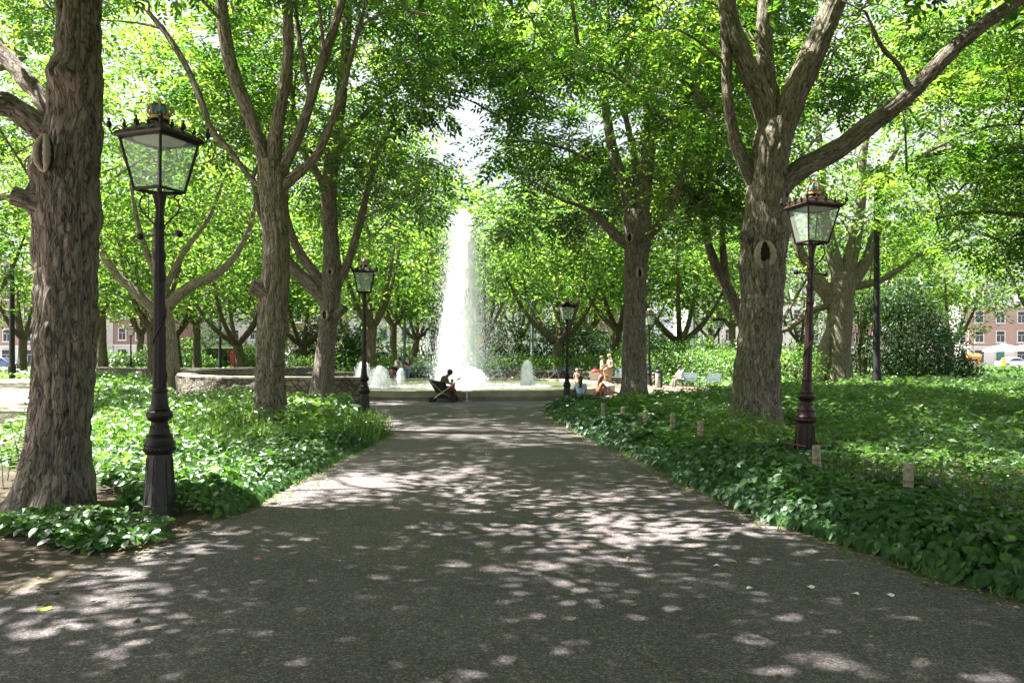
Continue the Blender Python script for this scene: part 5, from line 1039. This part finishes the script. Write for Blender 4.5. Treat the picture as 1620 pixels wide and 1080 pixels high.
building('brown brick house behind the trees right of the third lamp post', 880, 1000, 130, 4, 3.2, 'brick_dark', col=2.7)
building('red brick house behind the large dark shrub', 1345, 1505, 131, 4, 3.1, 'brick_red', col=2.7)
building('brown brick house between the office building and the grey house', 456, 548, 130, 4, 3.2, 'brick_dark', col=2.7)

# ------------------------------------------------------------------ vehicles
M['tyre'] = simple('tyre_rubber', (.02, .02, .02), .8); M['chrome'] = simple('bare_metal', (.5, .5, .5), .3, .8); M['lightglass'] = simple('headlight_glass', (.7, .7, .68), .1); M['redglass'] = simple('tail_light', (.5, .02, .02), .2)
def car(label, px, Y, col, rz=0, van=False, rough=.25):
    root = empty('parked_van' if van else 'parked_car', ((px - CX) / F * Y, Y, 0), math.radians(rz), label=label, cat='van' if van else 'car', group='vehicles on the road beyond the park'); mt = simple('car_paint', col, rough, var=.03)
    L = 2.4 if van else 2.15; hh = 2.05 if van else 1.45
    prof = [(-L, .32), (-L, .75), (-L + .1, .95), (-L + .25, hh - .15), (-L + .5, hh), (.9, hh), (1.45, 1.2), (L - .1, 1.0), (L, .7), (L, .32)] if van else [(-L, .34), (-L - .02, .7), (-L + .1, .92), (-1.45, .98), (-.95, 1.38), (-.5, hh), (.35, hh - .02), (1.05, .98), (L - .35, .86), (L, .66), (L, .32)]
    m = MB(); W0 = .86; n = len(prof); vs_ = []
    for y, k in ((-W0, 1), (-W0 + .06, 0), (W0 - .06, 0), (W0, 1)):
        for (x, z) in prof: f = max(0, z - .9) * .22; sgn = 1 if y > 0 else -1; vs_.append((x * (1 - .02 * k), y - sgn * f, z - .02 * k * (z > 1)))
    m.add(vs_, [list(range(n - 1, -1, -1)), [3 * n + i for i in range(n)]] + [[r * n + i, r * n + (i + 1) % n, (r + 1) * n + (i + 1) % n, (r + 1) * n + i] for r in range(3) for i in range(n)]); m.build('body', mt, root)
    m = MB()
    for s in (-1, 1):
        q = [(.95, 1.0), (.3, hh - .1), (-.45, hh - .09), (-1.25, 1.0)] if not van else [(1.3, 1.2), (.85, hh - .12), (.0, hh - .12), (.0, 1.2)]
        yb = lambda z: s * (W0 + .004 - max(0, z - .9) * .22); m.add([(x, yb(z), z) for x, z in q] + [(x, yb(z) - s * .02, z) for x, z in q], [[0, 1, 2, 3], [7, 6, 5, 4], [0, 4, 5, 1], [1, 5, 6, 2], [2, 6, 7, 3], [3, 7, 4, 0]])
    m.build('side_window', M['glass_dark'], root); m = MB(); a, b = ((1.06, .99), (.38, hh - .05)) if not van else ((1.44, 1.23), (.95, hh - .06))
    m.add([(a[0] + .012, -.72, a[1]), (a[0] + .012, .72, a[1]), (b[0] + .03, .62, b[1]), (b[0] + .03, -.62, b[1])], [[0, 1, 2, 3]]); m.build('windscreen', M['glass_dark'], root)
    for x in (-1.35, 1.35):
        for s in (-1, 1):
            m = MB(); m.lathe([(.2, -.1), (.3, -.1), (.33, -.06), (.33, .06), (.3, .1), (.2, .1)], 20, (x, s * .78, .33), M=Matrix.Rotation(math.pi / 2, 4, 'X')); t = m.build('wheel', M['tyre'], root); r = MB(); r.lathe([(.02, -.106), (.19, -.104), (.19, .104), (.02, .106)], 14, (x, s * .78, .33), M=Matrix.Rotation(math.pi / 2, 4, 'X')); r.build('rim', M['chrome'], t)
    for s in (-1, 1):
        m = MB(); m.box((L - .06, s * .62, .68), (.14, .26, .13), bev=.03); m.build('headlight', M['lightglass'], root); m = MB(); m.box((-L + .03, s * .66, .78), (.1, .2, .16), bev=.03); m.build('tail_light', M['redglass'], root)
    return root
for a in (('red car parked before the red brick house', 208, 108, (.45, .03, .03), 0), ('silver car parked left of the tram stop panel', 318, 104, (.45, .46, .48), 180), ('white car on the road behind the terrace wall', 352, 110, (.75, .75, .75), 0),
          ('white van between the two left avenue trunks', 452, 106, (.8, .8, .8), 0, True), ('white car behind the second lamp post and the shrubs', 604, 102, (.8, .8, .8), 180), ('white van half hidden by the main jet', 693, 76, (.8, .8, .8), 180, True),
          ('light blue car seen between the ridged trunk and the right lamp post', 1258, 84, (.30, .42, .55), 180), ('white car parked under the cafe parasol on the right', 1604, 108, (.7, .72, .75), 0), ('dark car at the far left behind the nearest trunk', 70, 104, (.06, .07, .09), 0),
          ('grey car parked before the pale plastered house', 1150, 108, (.3, .3, .32), 0), ('blue car at the far left edge', 4, 103, (.15, .22, .4), 0)): car(*a)

# ------------------------------------------------------------------ benches, bins, bicycles
M['bench_blue'] = simple('blue_grey_slats', (.05, .068, .08), .55, var=.2, scale=12); M['bench_green'] = simple('dark_green_slats', (.025, .07, .055), .55); M['bin_metal'] = simple('bin_steel', (.36, .36, .35), .4, .5); M['black'] = simple('black_fabric', (.012, .012, .014), .7); M['black_frame'] = simple('black_frame', (.02, .02, .022), .35)
def bench(label, x, y, rz, mat, w=1.7):
    root = empty('park_bench', (x, y, 0), math.radians(rz), label=label, cat='bench', group='benches round the fountain'); m = MB()
    for k in range(5): m.box((0, -.2 + k * .1, .44 - .008 * k), (w, .085, .03), bev=.008)
    m.build('seat', M[mat], root); m = MB()
    for k in range(5): m.box((0, .27 + k * .035, .53 + k * .095), (w, .025, .08), rx=-.32, bev=.006)
    m.build('backrest', M[mat], root)
    for s in (-1, 1): m = MB(); X = s * (w / 2 - .18); m.tube([(X, -.22, 0), (X, -.19, .42), (X, .22, .40), (X, .44, .95)], .022, 6); m.tube([(X, .30, 0), (X, .22, .40)], .022, 6); m.tube([(X, -.2, .42), (X, -.2, .62), (X, .25, .64)], .016, 6); m.build('leg', M['black_frame'], root)
    return root
for b_ in (bench('blue-grey slatted bench with the seated reader, right of the bin', 8.55, 39.6, -75, 'bench_blue'), bench('blue-grey bench just behind the reader, half hidden by ivy', 9.45, 38.4, -80, 'bench_blue')): b_.scale = (.9, .9, .86)
bench('grey bench beside the standing bathers, behind the straight trunk', 6.4, 45.2, -40, 'bench_blue'); bench('blue-grey bench with a dark bag, right of the third lamp post', 3.3, 49.2, -20, 'bench_blue')
bench('dark green bench immediately left of the main jet', -5.4, 49.9, 5, 'bench_green', 2.2); bench('dark green bench behind the two people with bicycles', -7.4, 49.6, 15, 'bench_green'); bench('pale grey bench left of the second lamp post, behind the far jet', -11.6, 46.8, 48, 'bench_blue'); bench('dark bench behind the mist right of the main jet', -.2, 49.9, -3, 'bench_green')
bn = empty('litter_bin', (7.62, 41.4, 0), label='round steel litter bin with black lid between the trunk and the benches', cat='litter bin'); m = MB(); m.lathe([(.165, 0), (.175, .02), (.175, .74), (.165, .76)], 20); b_ = m.build('body', M['bin_metal'], bn, smooth=True)
m = MB(); m.lathe([(.15, .76), (.15, .80), (.19, .805), (.19, .88), (.16, .92), (.02, .93)], 20); m.build('lid', M['black_frame'], bn, smooth=True); m = MB(); m.box((0, -.176, .55), (.09, .012, .10)); m.build('door_plate', M['black_frame'], bn); m = MB(); m.box((.12, -.13, .4), (.10, .10, .78)); m.build('hinge_strip', M['black_frame'], bn)
def bicycle(label, x, y, rz, col, cargo=False, red=False):
    root = empty('cargo_bike' if cargo else 'bicycle', (x, y, 0), math.radians(rz), label=label, cat='bicycle', group='bicycles parked by the fountain'); mt = simple('bike_paint', col, .35); e = .65 if cargo else 0
    for nm, X in (('wheel', -.52), ('wheel', .52 + e)):
        rr = .33 if X < 0 or not cargo else .25; m = MB(); m.tube([(X + rr * math.cos(a), 0, .34 - (.34 - rr - .01) * (rr < .3) * 1 + rr * math.sin(a) * 1) for a in np.linspace(0, 2 * math.pi, 25)], .018, 6, cap=False); w_ = m.build('wheel', M['tyre'], root)
        cz = .34 - (.34 - rr - .01) * (rr < .3); s_ = MB()
        for k in range(10): a = k * math.pi / 5; s_.tube([(X, 0, cz), (X + rr * math.cos(a), 0, cz + rr * math.sin(a))], .003, 3)
        s_.ball((X, 0, cz), .03, 8, 5); s_.build('spokes', M['chrome'], w_)
    m = MB(); hd = (.38 + e * .3, 0, .82)
    for a, b in (((-.52, 0, .34), (-.08, 0, .30)), ((-.52, 0, .34), (-.16, 0, .78)), ((-.08, 0, .30), (-.18, 0, .86)), ((-.08, 0, .30), (.36 + e * .3, 0, .70)), ((-.16, 0, .76), (.35 + e * .3, 0, .78)), ((.34 + e * .3, 0, .9), (.52 + e, 0, .34 if not cargo else .26))): m.tube([a, b], .017, 6)
    m.build('frame', mt, root); m = MB(); m.box((-.2, 0, .9), (.26, .15, .06), bev=.025); m.build('saddle', M['black'], root); m = MB(); m.tube([(hd[0] - .12, -.27, 1.02), (hd[0] + .02, -.12, 1.0), (hd[0], 0, .98), (hd[0] + .02, .12, 1.0), (hd[0] - .12, .27, 1.02)], .012, 6); m.tube([(hd[0] - .04, 0, .8), (hd[0], 0, 1.0)], .014, 6); m.build('handlebar', M['black_frame'], root)
    m = MB(); m.tube([(-.52, -.06, .36), (-.62, -.06, .74), (-.2, -.06, .74)], .008, 5); m.tube([(-.52, .06, .36), (-.62, .06, .74), (-.2, .06, .74)], .008, 5); m.box((-.42, 0, .745), (.4, .14, .015)); m.build('rack', M['black_frame'], root)
    m = MB(); m.lathe([(.09, -.01), (.09, .01)], 14, (-.08, -.05, .3), M=Matrix.Rotation(math.pi / 2, 4, 'X')); m.tube([(-.08, -.06, .3), (-.02, -.08, .16)], .01, 5); m.tube([(-.08, .04, .3), (-.14, .08, .44)], .01, 5); m.build('crank', M['chrome'], root)
    if cargo: m = MB(); m.add([(.35, -.3, .3), (1.35, -.24, .3), (1.35, .24, .3), (.35, .3, .3), (.25, -.36, .74), (1.55, -.28, .62), (1.55, .28, .62), (.25, .36, .74)], [[3, 2, 1, 0], [0, 1, 5, 4], [1, 2, 6, 5], [2, 3, 7, 6], [3, 0, 4, 7]]); m.build('cargo_box', simple('cream_box', (.62, .58, .5), .5), root)
    return root
bicycle('pale cargo bike beside the bathers, loaded with red bags', 4.15, 45.3, -12, (.05, .05, .05), True); m = MB(); m.ball((0, 0, .1), .17, 10, 7, sc_=(1.3, 1, .8)); m.tube([(-.12, 0, .2), (0, 0, .3), (.12, 0, .2)], .012, 5); o = m.build('red_bag', simple('red_cloth', (.6, .03, .05), .7), smooth=True); o.location = (4.7, 45.1, .66); tag(o, 'red bag heaped on the cargo bike', 'bag')
bicycle('white-framed bicycle just right of the main jet mist', -1.1, 48.6, 12, (.7, .7, .7)); bicycle('bicycle with orange child seat, left of the right-hand low jet', .25, 48.8, 150, (.55, .15, .04)); bicycle('dark bicycle directly behind the right-hand low jet', 1.5, 48.9, 10, (.03, .03, .03)); bicycle('pale bicycle leaning beside the bench with the dark bag', 2.35, 48.6, -15, (.6, .58, .52)); bicycle('red bicycle held by the two people left of the jet', -7.5, 47.9, 14, (.45, .03, .03)); bicycle('dark bicycle behind the smallest left jet', -8.5, 48.2, 24, (.04, .05, .06)); bicycle('black bicycle leaning by the wall beyond the first lamp post', -15.2, 55, 10, (.03, .03, .03))
m = MB(); m.box((0, 0, .14), (.5, .26, .28), bev=.08); m.tube([(-.15, 0, .26), (-.08, 0, .38), (.08, 0, .38), (.15, 0, .26)], .014, 6); o = m.build('bag', M['black']); o.location = (3.25, 49.15, .455); tag(o, 'dark bag on the blue-grey bench right of the third lamp post', 'bag')

# signs, parasol and kerbside things
sg = empty('road_sign', ((758 - CX) / F * 58, 58, 0), label='orange rectangular sign on a pole seen in the mist right of the jet', cat='sign'); m = MB(); m.tube([(0, 0, 0), (0, 0, 3.1)], .035, 8); m.build('pole', M['mast_grey'], sg); m = MB(); m.box((0, -.05, 2.72), (.40, .03, .84), bev=.01); m.build('sign_board', simple('orange_board', (.85, .33, .02), .5), sg)
ts = empty('tram_stop', ((355 - CX) / F * 88, 88, 0), label='tram stop shelter with dark panel and orange digits, left of the forked trunk', cat='shelter'); m = MB(); m.box((0, 0, 2.55), (4.4, 1.4, .14), bev=.03); m.build('roof', M['white_paint'], ts); m = MB(); m.box((-.7, .1, 1.75), (1.9, .08, 1.2)); m.build('display_panel', simple('dark_panel', (.03, .035, .04), .3), ts)
m = MB(); 
for x, z in ((-1.2, 2.15), (-1.0, 2.15), (-.9, 2.1), (.35, 2.1), (.55, 2.0), (.75, 2.1), (.5, 1.75)): m.box((x, .03, z), (.16, .05, .26), bev=.02)
m.build('digit', simple('orange_lettering', (.9, .35, .02), .5), ts)
for x in (-2, 0, 2): m = MB(); m.tube([(x, .5, 0), (x, .5, 2.5)], .05, 8); m.build('post', M['mast_grey'], ts)
m = MB(); m.box((0, 0, 1.1), (.45, .2, 2.2), bev=.04); m.box((0, -.11, 1.6), (.36, .02, .7)); o = m.build('ticket_column', simple('magenta_red', (.35, .03, .06), .4)); o.location = ((373 - CX) / F * 87, 86, 0); tag(o, 'red column standing at the tram stop', 'ticket column')
pr = empty('cafe_parasol', ((1588 - CX) / F * 112, 112, 0), label='wide white cafe parasol in front of the brick house row', cat='parasol'); m = MB(); m.lathe([(.05, 0), (.05, 3.0)], 8); m.lathe([(.4, 0), (.4, .1), (.06, .14)], 12); m.build('pole', M['mast_grey'], pr); m = MB(); m.lathe([(2.7, 2.3), (2.68, 2.5), (1.2, 3.05), (.03, 3.35)], 8, cap=False); m.build('canopy', M['white_paint'], pr)
copy_thing(pr, ((1624 - CX) / F * 114, 114, 0), 1.0, label='white cafe parasol cut off by the right edge of the photo')
m = MB(); m.lathe([(.1, -1.1), (.42, -1.0), (.5, -.8), (.5, .8), (.42, 1.0), (.1, 1.1)], 14, (0, 0, 1.5), M=Matrix.Rotation(math.pi / 2, 4, 'Y')); m.box((-.6, 0, .5), (.15, .7, 1.0)); m.box((.6, 0, .5), (.15, .7, 1.0)); o = m.build('orange_tank', simple('orange_tank_paint', (.6, .22, .06), .5)); o.location = ((1533 - CX) / F * 112, 111, 0); tag(o, 'orange rounded tank on a stand before the white corner house', 'tank')
m = MB(); m.lathe([(.28, 0), (.3, .1), (.24, 1.2), (.26, 1.3), (.05, 1.45)], 12); o = m.build('yellow_bollard', simple('yellow_paint', (.8, .55, .03), .5)); o.location = ((1588 - CX) / F * 104, 104, 0); tag(o, 'yellow bollard under the cafe parasol', 'bollard')
m = MB()
for k in range(46): x = -14 + k * .62; m.tube([(x, 0, 0), (x, 0, 1.0)], .025, 4)
m.tube([(-14, 0, 1.0), (14.5, 0, 1.0)], .03, 4); m.tube([(-14, 0, .5), (14.5, 0, .5)], .02, 4); o = m.build('railing', M['mast_grey']); o.location = (-47, 98, 0); tag(o, 'low grey railing between the park and the road on the left', 'railing')

# ------------------------------------------------------------------ people
M['skin'] = simple('skin', (.42, .27, .20), .55, var=.06); M['skin_dark'] = simple('tanned_skin', (.22, .13, .09), .55, var=.06); M['hair_dark'] = simple('dark_hair', (.018, .013, .011), .6); M['hair_fair'] = simple('fair_hair', (.42, .28, .13), .6); M['hair_brown'] = simple('brown_hair', (.12, .06, .03), .6)
def cloth(c): return simple('cloth', c, .85, var=.12, scale=9, bump=.2)
def skinned(name, pts, edges, rad, mat, parent, root=0, sub=1):
    me = bpy.data.meshes.new(name); me.from_pydata([tuple(p) for p in pts], edges, []); me.materials.append(mat); o = link(bpy.data.objects.new(name, me), parent)
    s = o.modifiers.new('skin', 'SKIN'); s.use_smooth_shade = True
    if not me.skin_vertices: me.skin_vertices.new() if hasattr(me.skin_vertices, 'new') else None
    for i, r in enumerate(rad): v = me.skin_vertices[0].data[i]; v.radius = r if hasattr(r, '__len__') else (r, r); v.use_root = (i == root)
    q = o.modifiers.new('sub', 'SUBSURF'); q.levels = sub; q.render_levels = sub; return o
V3 = lambda *a: np.array(a, float)
def person(label, loc, rz, J, hair, skin='skin', hairlen=0.0, top=None, legs=None, dress=None, S=1.0, cat='person', cap=None):
    """J: joints facing -Y; the body is one skinned surface"""
    root = empty('person', loc, math.radians(rz), label=label, cat=cat, group='people by the fountain'); g = lambda k: V3(*J[k]) * S
    pts, ed, rd = [], [], []
    def ad(p, r, par=None): pts.append(p); rd.append(tuple(np.array(r if hasattr(r, '__len__') else (r, r)) * S)); (ed.append((par, len(pts) - 1)) if par is not None else None); return len(pts) - 1
    pe = ad(g('pel'), (.145, .10)); wa = ad(g('pel') * .55 + g('che') * .45, (.12, .085), pe); ch = ad(g('che'), (.15, .10), wa); nk = ad(g('nek'), .052, ch)
    hd = g('hed'); up = unit((hd - g('nek'))[None])[0]; fw = V3(*J.get('face', (0, -1, 0))); jw = ad(hd - up * .065 * S + fw * .015 * S, .068, nk); mid = ad(hd + up * .02 * S, .092, jw); ad(hd + up * .085 * S, .066, mid)
    for s in 'LR':
        sh = ad(g('sh' + s), .055, ch); el = ad(g('el' + s), .042, sh); wr = ad(g('wr' + s), .028, el); d = unit((g('wr' + s) - g('el' + s))[None])[0]; pm = ad(g('wr' + s) + d * .07 * S, (.034, .02), wr)
        sd = unit(np.cross(d, V3(.3, .9, .2))[None])[0]
        for k in range(4): f1 = ad(g('wr' + s) + d * .12 * S + sd * (k - 1.5) * .019 * S, .009, pm); ad(pts[f1] + (d * (.045 - .006 * abs(k - 1.5)) - np.cross(d, sd) * .012) * S, .007, f1)
        th = ad(g('wr' + s) + d * .06 * S + sd * .045 * S, .010, pm); ad(pts[th] + (d * .03 + sd * .012) * S, .008, th)
        hp = ad(g('hp' + s), .085, pe); kn = ad(g('kn' + s), .055, hp); ca = ad(g('kn' + s) * .65 + g('an' + s) * .35, .052, kn); an = ad(g('an' + s), .036, ca); ad(g('to' + s), (.035, .025), an)
    body = skinned('body', pts, ed, rd, M[skin], root)
    m = MB(); bk = -fw; m.ball(Vector(hd + up * .045 * S + bk * .022 * S), .105 * S, 14, 10, sc_=(1, 1, 1.02))
    if hairlen: b = hd + bk * .05 * S; m.tube([Vector(b + up * .03 * S), Vector(b - up * .12 * S + bk * .02 * S), Vector(b - up * (.1 + hairlen) * S + bk * .03 * S)], [.09 * S, .085 * S, .035 * S], 12)
    m.build('hair', M[hair], root, smooth=True); m = MB(); m.ball(Vector(hd - up * .015 * S + fw * .098 * S), .016 * S, 6, 5)
    sx = unit(np.cross(fw, up)[None])[0]
    m.build('nose', M[skin], body, smooth=True); m = MB()
    for s in (-1, 1): m.ball(Vector(hd + up * .012 * S + fw * .083 * S + sx * s * .032 * S), .010 * S, 6, 5)
    m.build('eyes', M['hair_dark'], body)
    if cap: m = MB(); m.ball(Vector(hd + up * .06 * S), .112 * S, 14, 8, sc_=(1, 1, .75)); m.build('cap', cloth(cap), root, smooth=True)
    if top is not None:
        p_, e_, r_ = [g('pel') * .95 + g('che') * .05, g('pel') * .5 + g('che') * .5, g('che'), g('che') * .55 + g('nek') * .45], [(0, 1), (1, 2), (2, 3)], [(.165, .12), (.145, .105), (.172, .122), (.10, .075)]
        for s in 'LR': k = len(p_); p_ += [g('sh' + s), g('sh' + s) * .35 + g('el' + s) * .65, g('el' + s) * .8 + g('wr' + s) * .2]; e_ += [(2, k), (k, k + 1), (k + 1, k + 2)]; r_ += [.072, .062, .055]
        skinned('shirt', p_, e_, [tuple(np.array(r if hasattr(r, '__len__') else (r, r)) * S) for r in r_], cloth(top), root)
    if legs is not None:
        col, full = legs; p_, e_, r_ = [g('pel')], [], [(.165, .125)]
        for s in 'LR':
            k = len(p_); p_ += [g('hp' + s), g('kn' + s)]; e_ += [(0, k), (k, k + 1)]; r_ += [.102, .075]
            if full: p_ += [g('an' + s) * .9 + g('kn' + s) * .1]; e_ += [(k + 1, k + 2)]; r_ += [.058]
        skinned('trousers', p_, e_, [tuple(np.array(r if hasattr(r, '__len__') else (r, r)) * S) for r in r_], cloth(col), root)
    if dress is not None:
        kn = (g('knL') + g('knR')) / 2; skinned('dress', [g('che') * .6 + g('nek') * .4, g('che'), g('pel') * .6 + g('che') * .4, g('pel'), g('pel') * .4 + kn * .6, kn], [(0, 1), (1, 2), (2, 3), (3, 4), (4, 5)], [tuple(np.array(r) * S) for r in ((.11, .08), (.17, .12), (.15, .11), (.185, .14), (.20, .16), (.21, .17))], cloth(dress), root)
    return root
STAND = dict(pel=(0, 0, .95), che=(0, .0, 1.30), nek=(0, .01, 1.47), hed=(0, -.01, 1.61), shL=(.18, .01, 1.41), shR=(-.18, .01, 1.41), elL=(.23, .03, 1.13), elR=(-.23, .03, 1.13), wrL=(.21, -.08, .90), wrR=(-.21, -.08, .90),
             hpL=(.09, 0, .90), hpR=(-.09, 0, .90), knL=(.10, -.02, .50), knR=(-.10, -.03, .50), anL=(.10, .03, .08), anR=(-.11, .03, .08), toL=(.12, -.12, .035), toR=(-.13, -.12, .035))
SIT = dict(STAND, pel=(0, 0, .12), che=(0, -.06, .46), nek=(0, -.10, .62), hed=(0, -.14, .75), shL=(.18, -.07, .56), shR=(-.18, -.07, .56), elL=(.22, -.22, .32), elR=(-.22, -.22, .32), wrL=(.12, -.42, .28), wrR=(-.12, -.42, .28),
           hpL=(.09, -.04, .10), hpR=(-.09, -.04, .10), knL=(.11, -.46, .12), knR=(-.11, -.46, .12), anL=(.11, -.48, -.34), anR=(-.11, -.50, -.34), toL=(.12, -.62, -.39), toR=(-.12, -.64, -.39))
GSIT = dict(SIT, knL=(.16, -.36, .38), knR=(-.16, -.36, .38), anL=(.12, -.62, .07), anR=(-.12, -.62, .07), toL=(.13, -.76, .04), toR=(-.13, -.76, .04), wrL=(.14, -.4, .42), wrR=(-.14, -.4, .42))
def mod(b, **k): return dict(b, **k)
person('dark-haired person leaning forward on the basin rim behind the pushchair', (-2.62, 29.05, .37), 78, mod(SIT, che=(0, -.15, .42), nek=(0, -.26, .55), hed=(0, -.36, .66), shL=(.18, -.18, .52), shR=(-.18, -.18, .52), face=(0, -.9, -.4)), 'hair_dark', 'skin_dark', top=(.16, .12, .09), legs=((.05, .05, .06), True))
person('small child in red perched at the front of the pushchair', (-2.08, 28.5, .36), 250, mod(SIT, face=(0, -1, 0)), 'hair_brown', 'skin', top=(.55, .07, .07), legs=((.30, .05, .05), False), S=.52, cat='child')
person('woman with long dark hair and light blue top sitting, back to the camera', (2.62, 30.5, 0), 176, GSIT, 'hair_dark', hairlen=.22, top=(.40, .55, .75), legs=((.08, .1, .16), True))
person('brown-haired sunbather sitting in front of the basin corner', (3.46, 31.85, 0), 120, GSIT, 'hair_brown', 'skin_dark', hairlen=.2, top=(.20, .09, .05))
person('bare-chested small child standing in the water of the basin', (2.82, 34.6, .02), 150, STAND, 'hair_fair', S=.62, legs=((.6, .3, .2), False), cat='child')
person('woman in a white blouse standing at the left of the bathing group', (4.78, 42.3, 0), 80, mod(STAND, wrL=(.08, -.30, 1.08), wrR=(-.06, -.32, 1.1), elL=(.22, -.08, 1.14), elR=(-.22, -.08, 1.14)), 'hair_brown', top=(.75, .72, .68), legs=((.35, .22, .14), False), S=.95)
person('tall fair-haired bather in a beige dress standing right of the group', (5.2, 42.4, 0), 300, mod(STAND, wrL=(.1, -.2, 1.0), hed=(0, -.03, 1.61)), 'hair_fair', dress=(.34, .28, .17), S=1.01)
person('young child in a swimsuit standing between the two women', (4.98, 41.9, 0), 20, STAND, 'hair_brown', legs=((.5, .25, .1), False), S=.70, cat='child')
person('reader with dark bun and pale shirt sitting on the blue-grey bench', (8.45, 39.55, .38), -75, mod(SIT, hed=(0, -.16, .74)), 'hair_dark', top=(.55, .62, .68), legs=((.22, .21, .20), True), S=.95)
person('person in a white top bending over a red bicycle left of the jet', (-7.1, 48.3, 0), 60, mod(STAND, che=(0, -.18, 1.22), nek=(0, -.27, 1.36), hed=(0, -.36, 1.46), shL=(.18, -.2, 1.32), shR=(-.18, -.2, 1.32), elL=(.22, -.3, 1.08), elR=(-.22, -.3, 1.08), wrL=(.18, -.45, .95), wrR=(-.18, -.45, .95)), 'hair_dark', top=(.72, .74, .80), legs=((.05, .05, .07), True))
person('person in black top and jeans standing beside the bicycles left of the jet', (-6.35, 48.0, 0), 30, mod(STAND, wrR=(-.1, -.3, 1.05), elR=(-.23, -.1, 1.12)), 'hair_dark', hairlen=.15, top=(.03, .03, .04), legs=((.12, .2, .36), True))
person('person in grey sitting at the right end of the dark green bench by the jet', (-4.9, 49.75, .46), 5, SIT, 'hair_brown', top=(.35, .38, .42), legs=((.3, .32, .4), True))
person('tiny figure sitting on the far low wall behind the first lamp post', (-22.6, 52.2, .88), 20, SIT, 'hair_brown', top=(.55, .4, .38), legs=((.1, .1, .12), True))
person('walker passing the blue car, seen left of the right lamp post', ((1252 - CX) / F * 78, 78, 0), 90, STAND, 'hair_dark', top=(.6, .65, .72), legs=((.3, .32, .35), True))
person('small dark figure walking behind the hedge right of the jet', ((815 - CX) / F * 57, 57, 0), 60, STAND, 'hair_dark', top=(.05, .05, .06), legs=((.05, .05, .07), True), S=.95)

# pushchair
pc = empty('pushchair', (-2.45, 28.45, 0), math.radians(-6), label='black pushchair with crossed silver frame parked in front of the basin', cat='pushchair')
m = MB()
for y in (-.24, .24): m.tube([(-.36, y, .10), (.34, y, .60), (.52, y, .80)], .015, 6); m.tube([(.36, y, .12), (-.10, y, .46), (-.46, y, .78)], .015, 6)
for p in ((-.46, .78), (.34, .60), (-.36, .12)): m.tube([(p[0], -.24, p[1]), (p[0], .24, p[1])], .013, 6)
m.build('frame', M['chrome'], pc); m = MB()
m.add([(-.50, -.22, .80), (-.50, .22, .80), (-.22, .22, .34), (-.22, -.22, .34), (.16, -.22, .32), (.16, .22, .32), (.02, .22, .72), (.02, -.22, .72)], [[0, 1, 2, 3], [3, 2, 5, 4], [0, 3, 4, 7], [1, 6, 5, 2], [0, 7, 6, 1]]); m.build('seat', M['black'], pc)
m = MB(); m.tube([(.52, -.24, .80), (.60, -.22, .86), (.60, .22, .86), (.52, .24, .80)], .02, 8); m.build('handle', M['black_frame'], pc)
for x, r in ((-.38, .10), (.36, .13)):
    for y in (-.25, .25): m = MB(); m.lathe([(r * .6, -.022), (r, -.02), (r, .02), (r * .6, .022)], 16, (x, y, r), M=Matrix.Rotation(math.pi / 2, 4, 'X')); m.build('wheel', M['tyre'], pc)
m = MB(); m.box((-.02, 0, .22), (.40, .36, .12), bev=.03); m.build('basket', M['black'], pc)
m = MB(); m.box((0, 0, .02), (.34, .26, .03), bev=.01); m.box((0, 0, .19), (.05, .05, .34)); m.box((0, 0, .37), (.40, .30, .03), bev=.01); o = m.build('folding_stool', M['chrome']); o.location = (-1.62, 28.7, 0); tag(o, 'small pale folding stool beside the pushchair', 'stool')
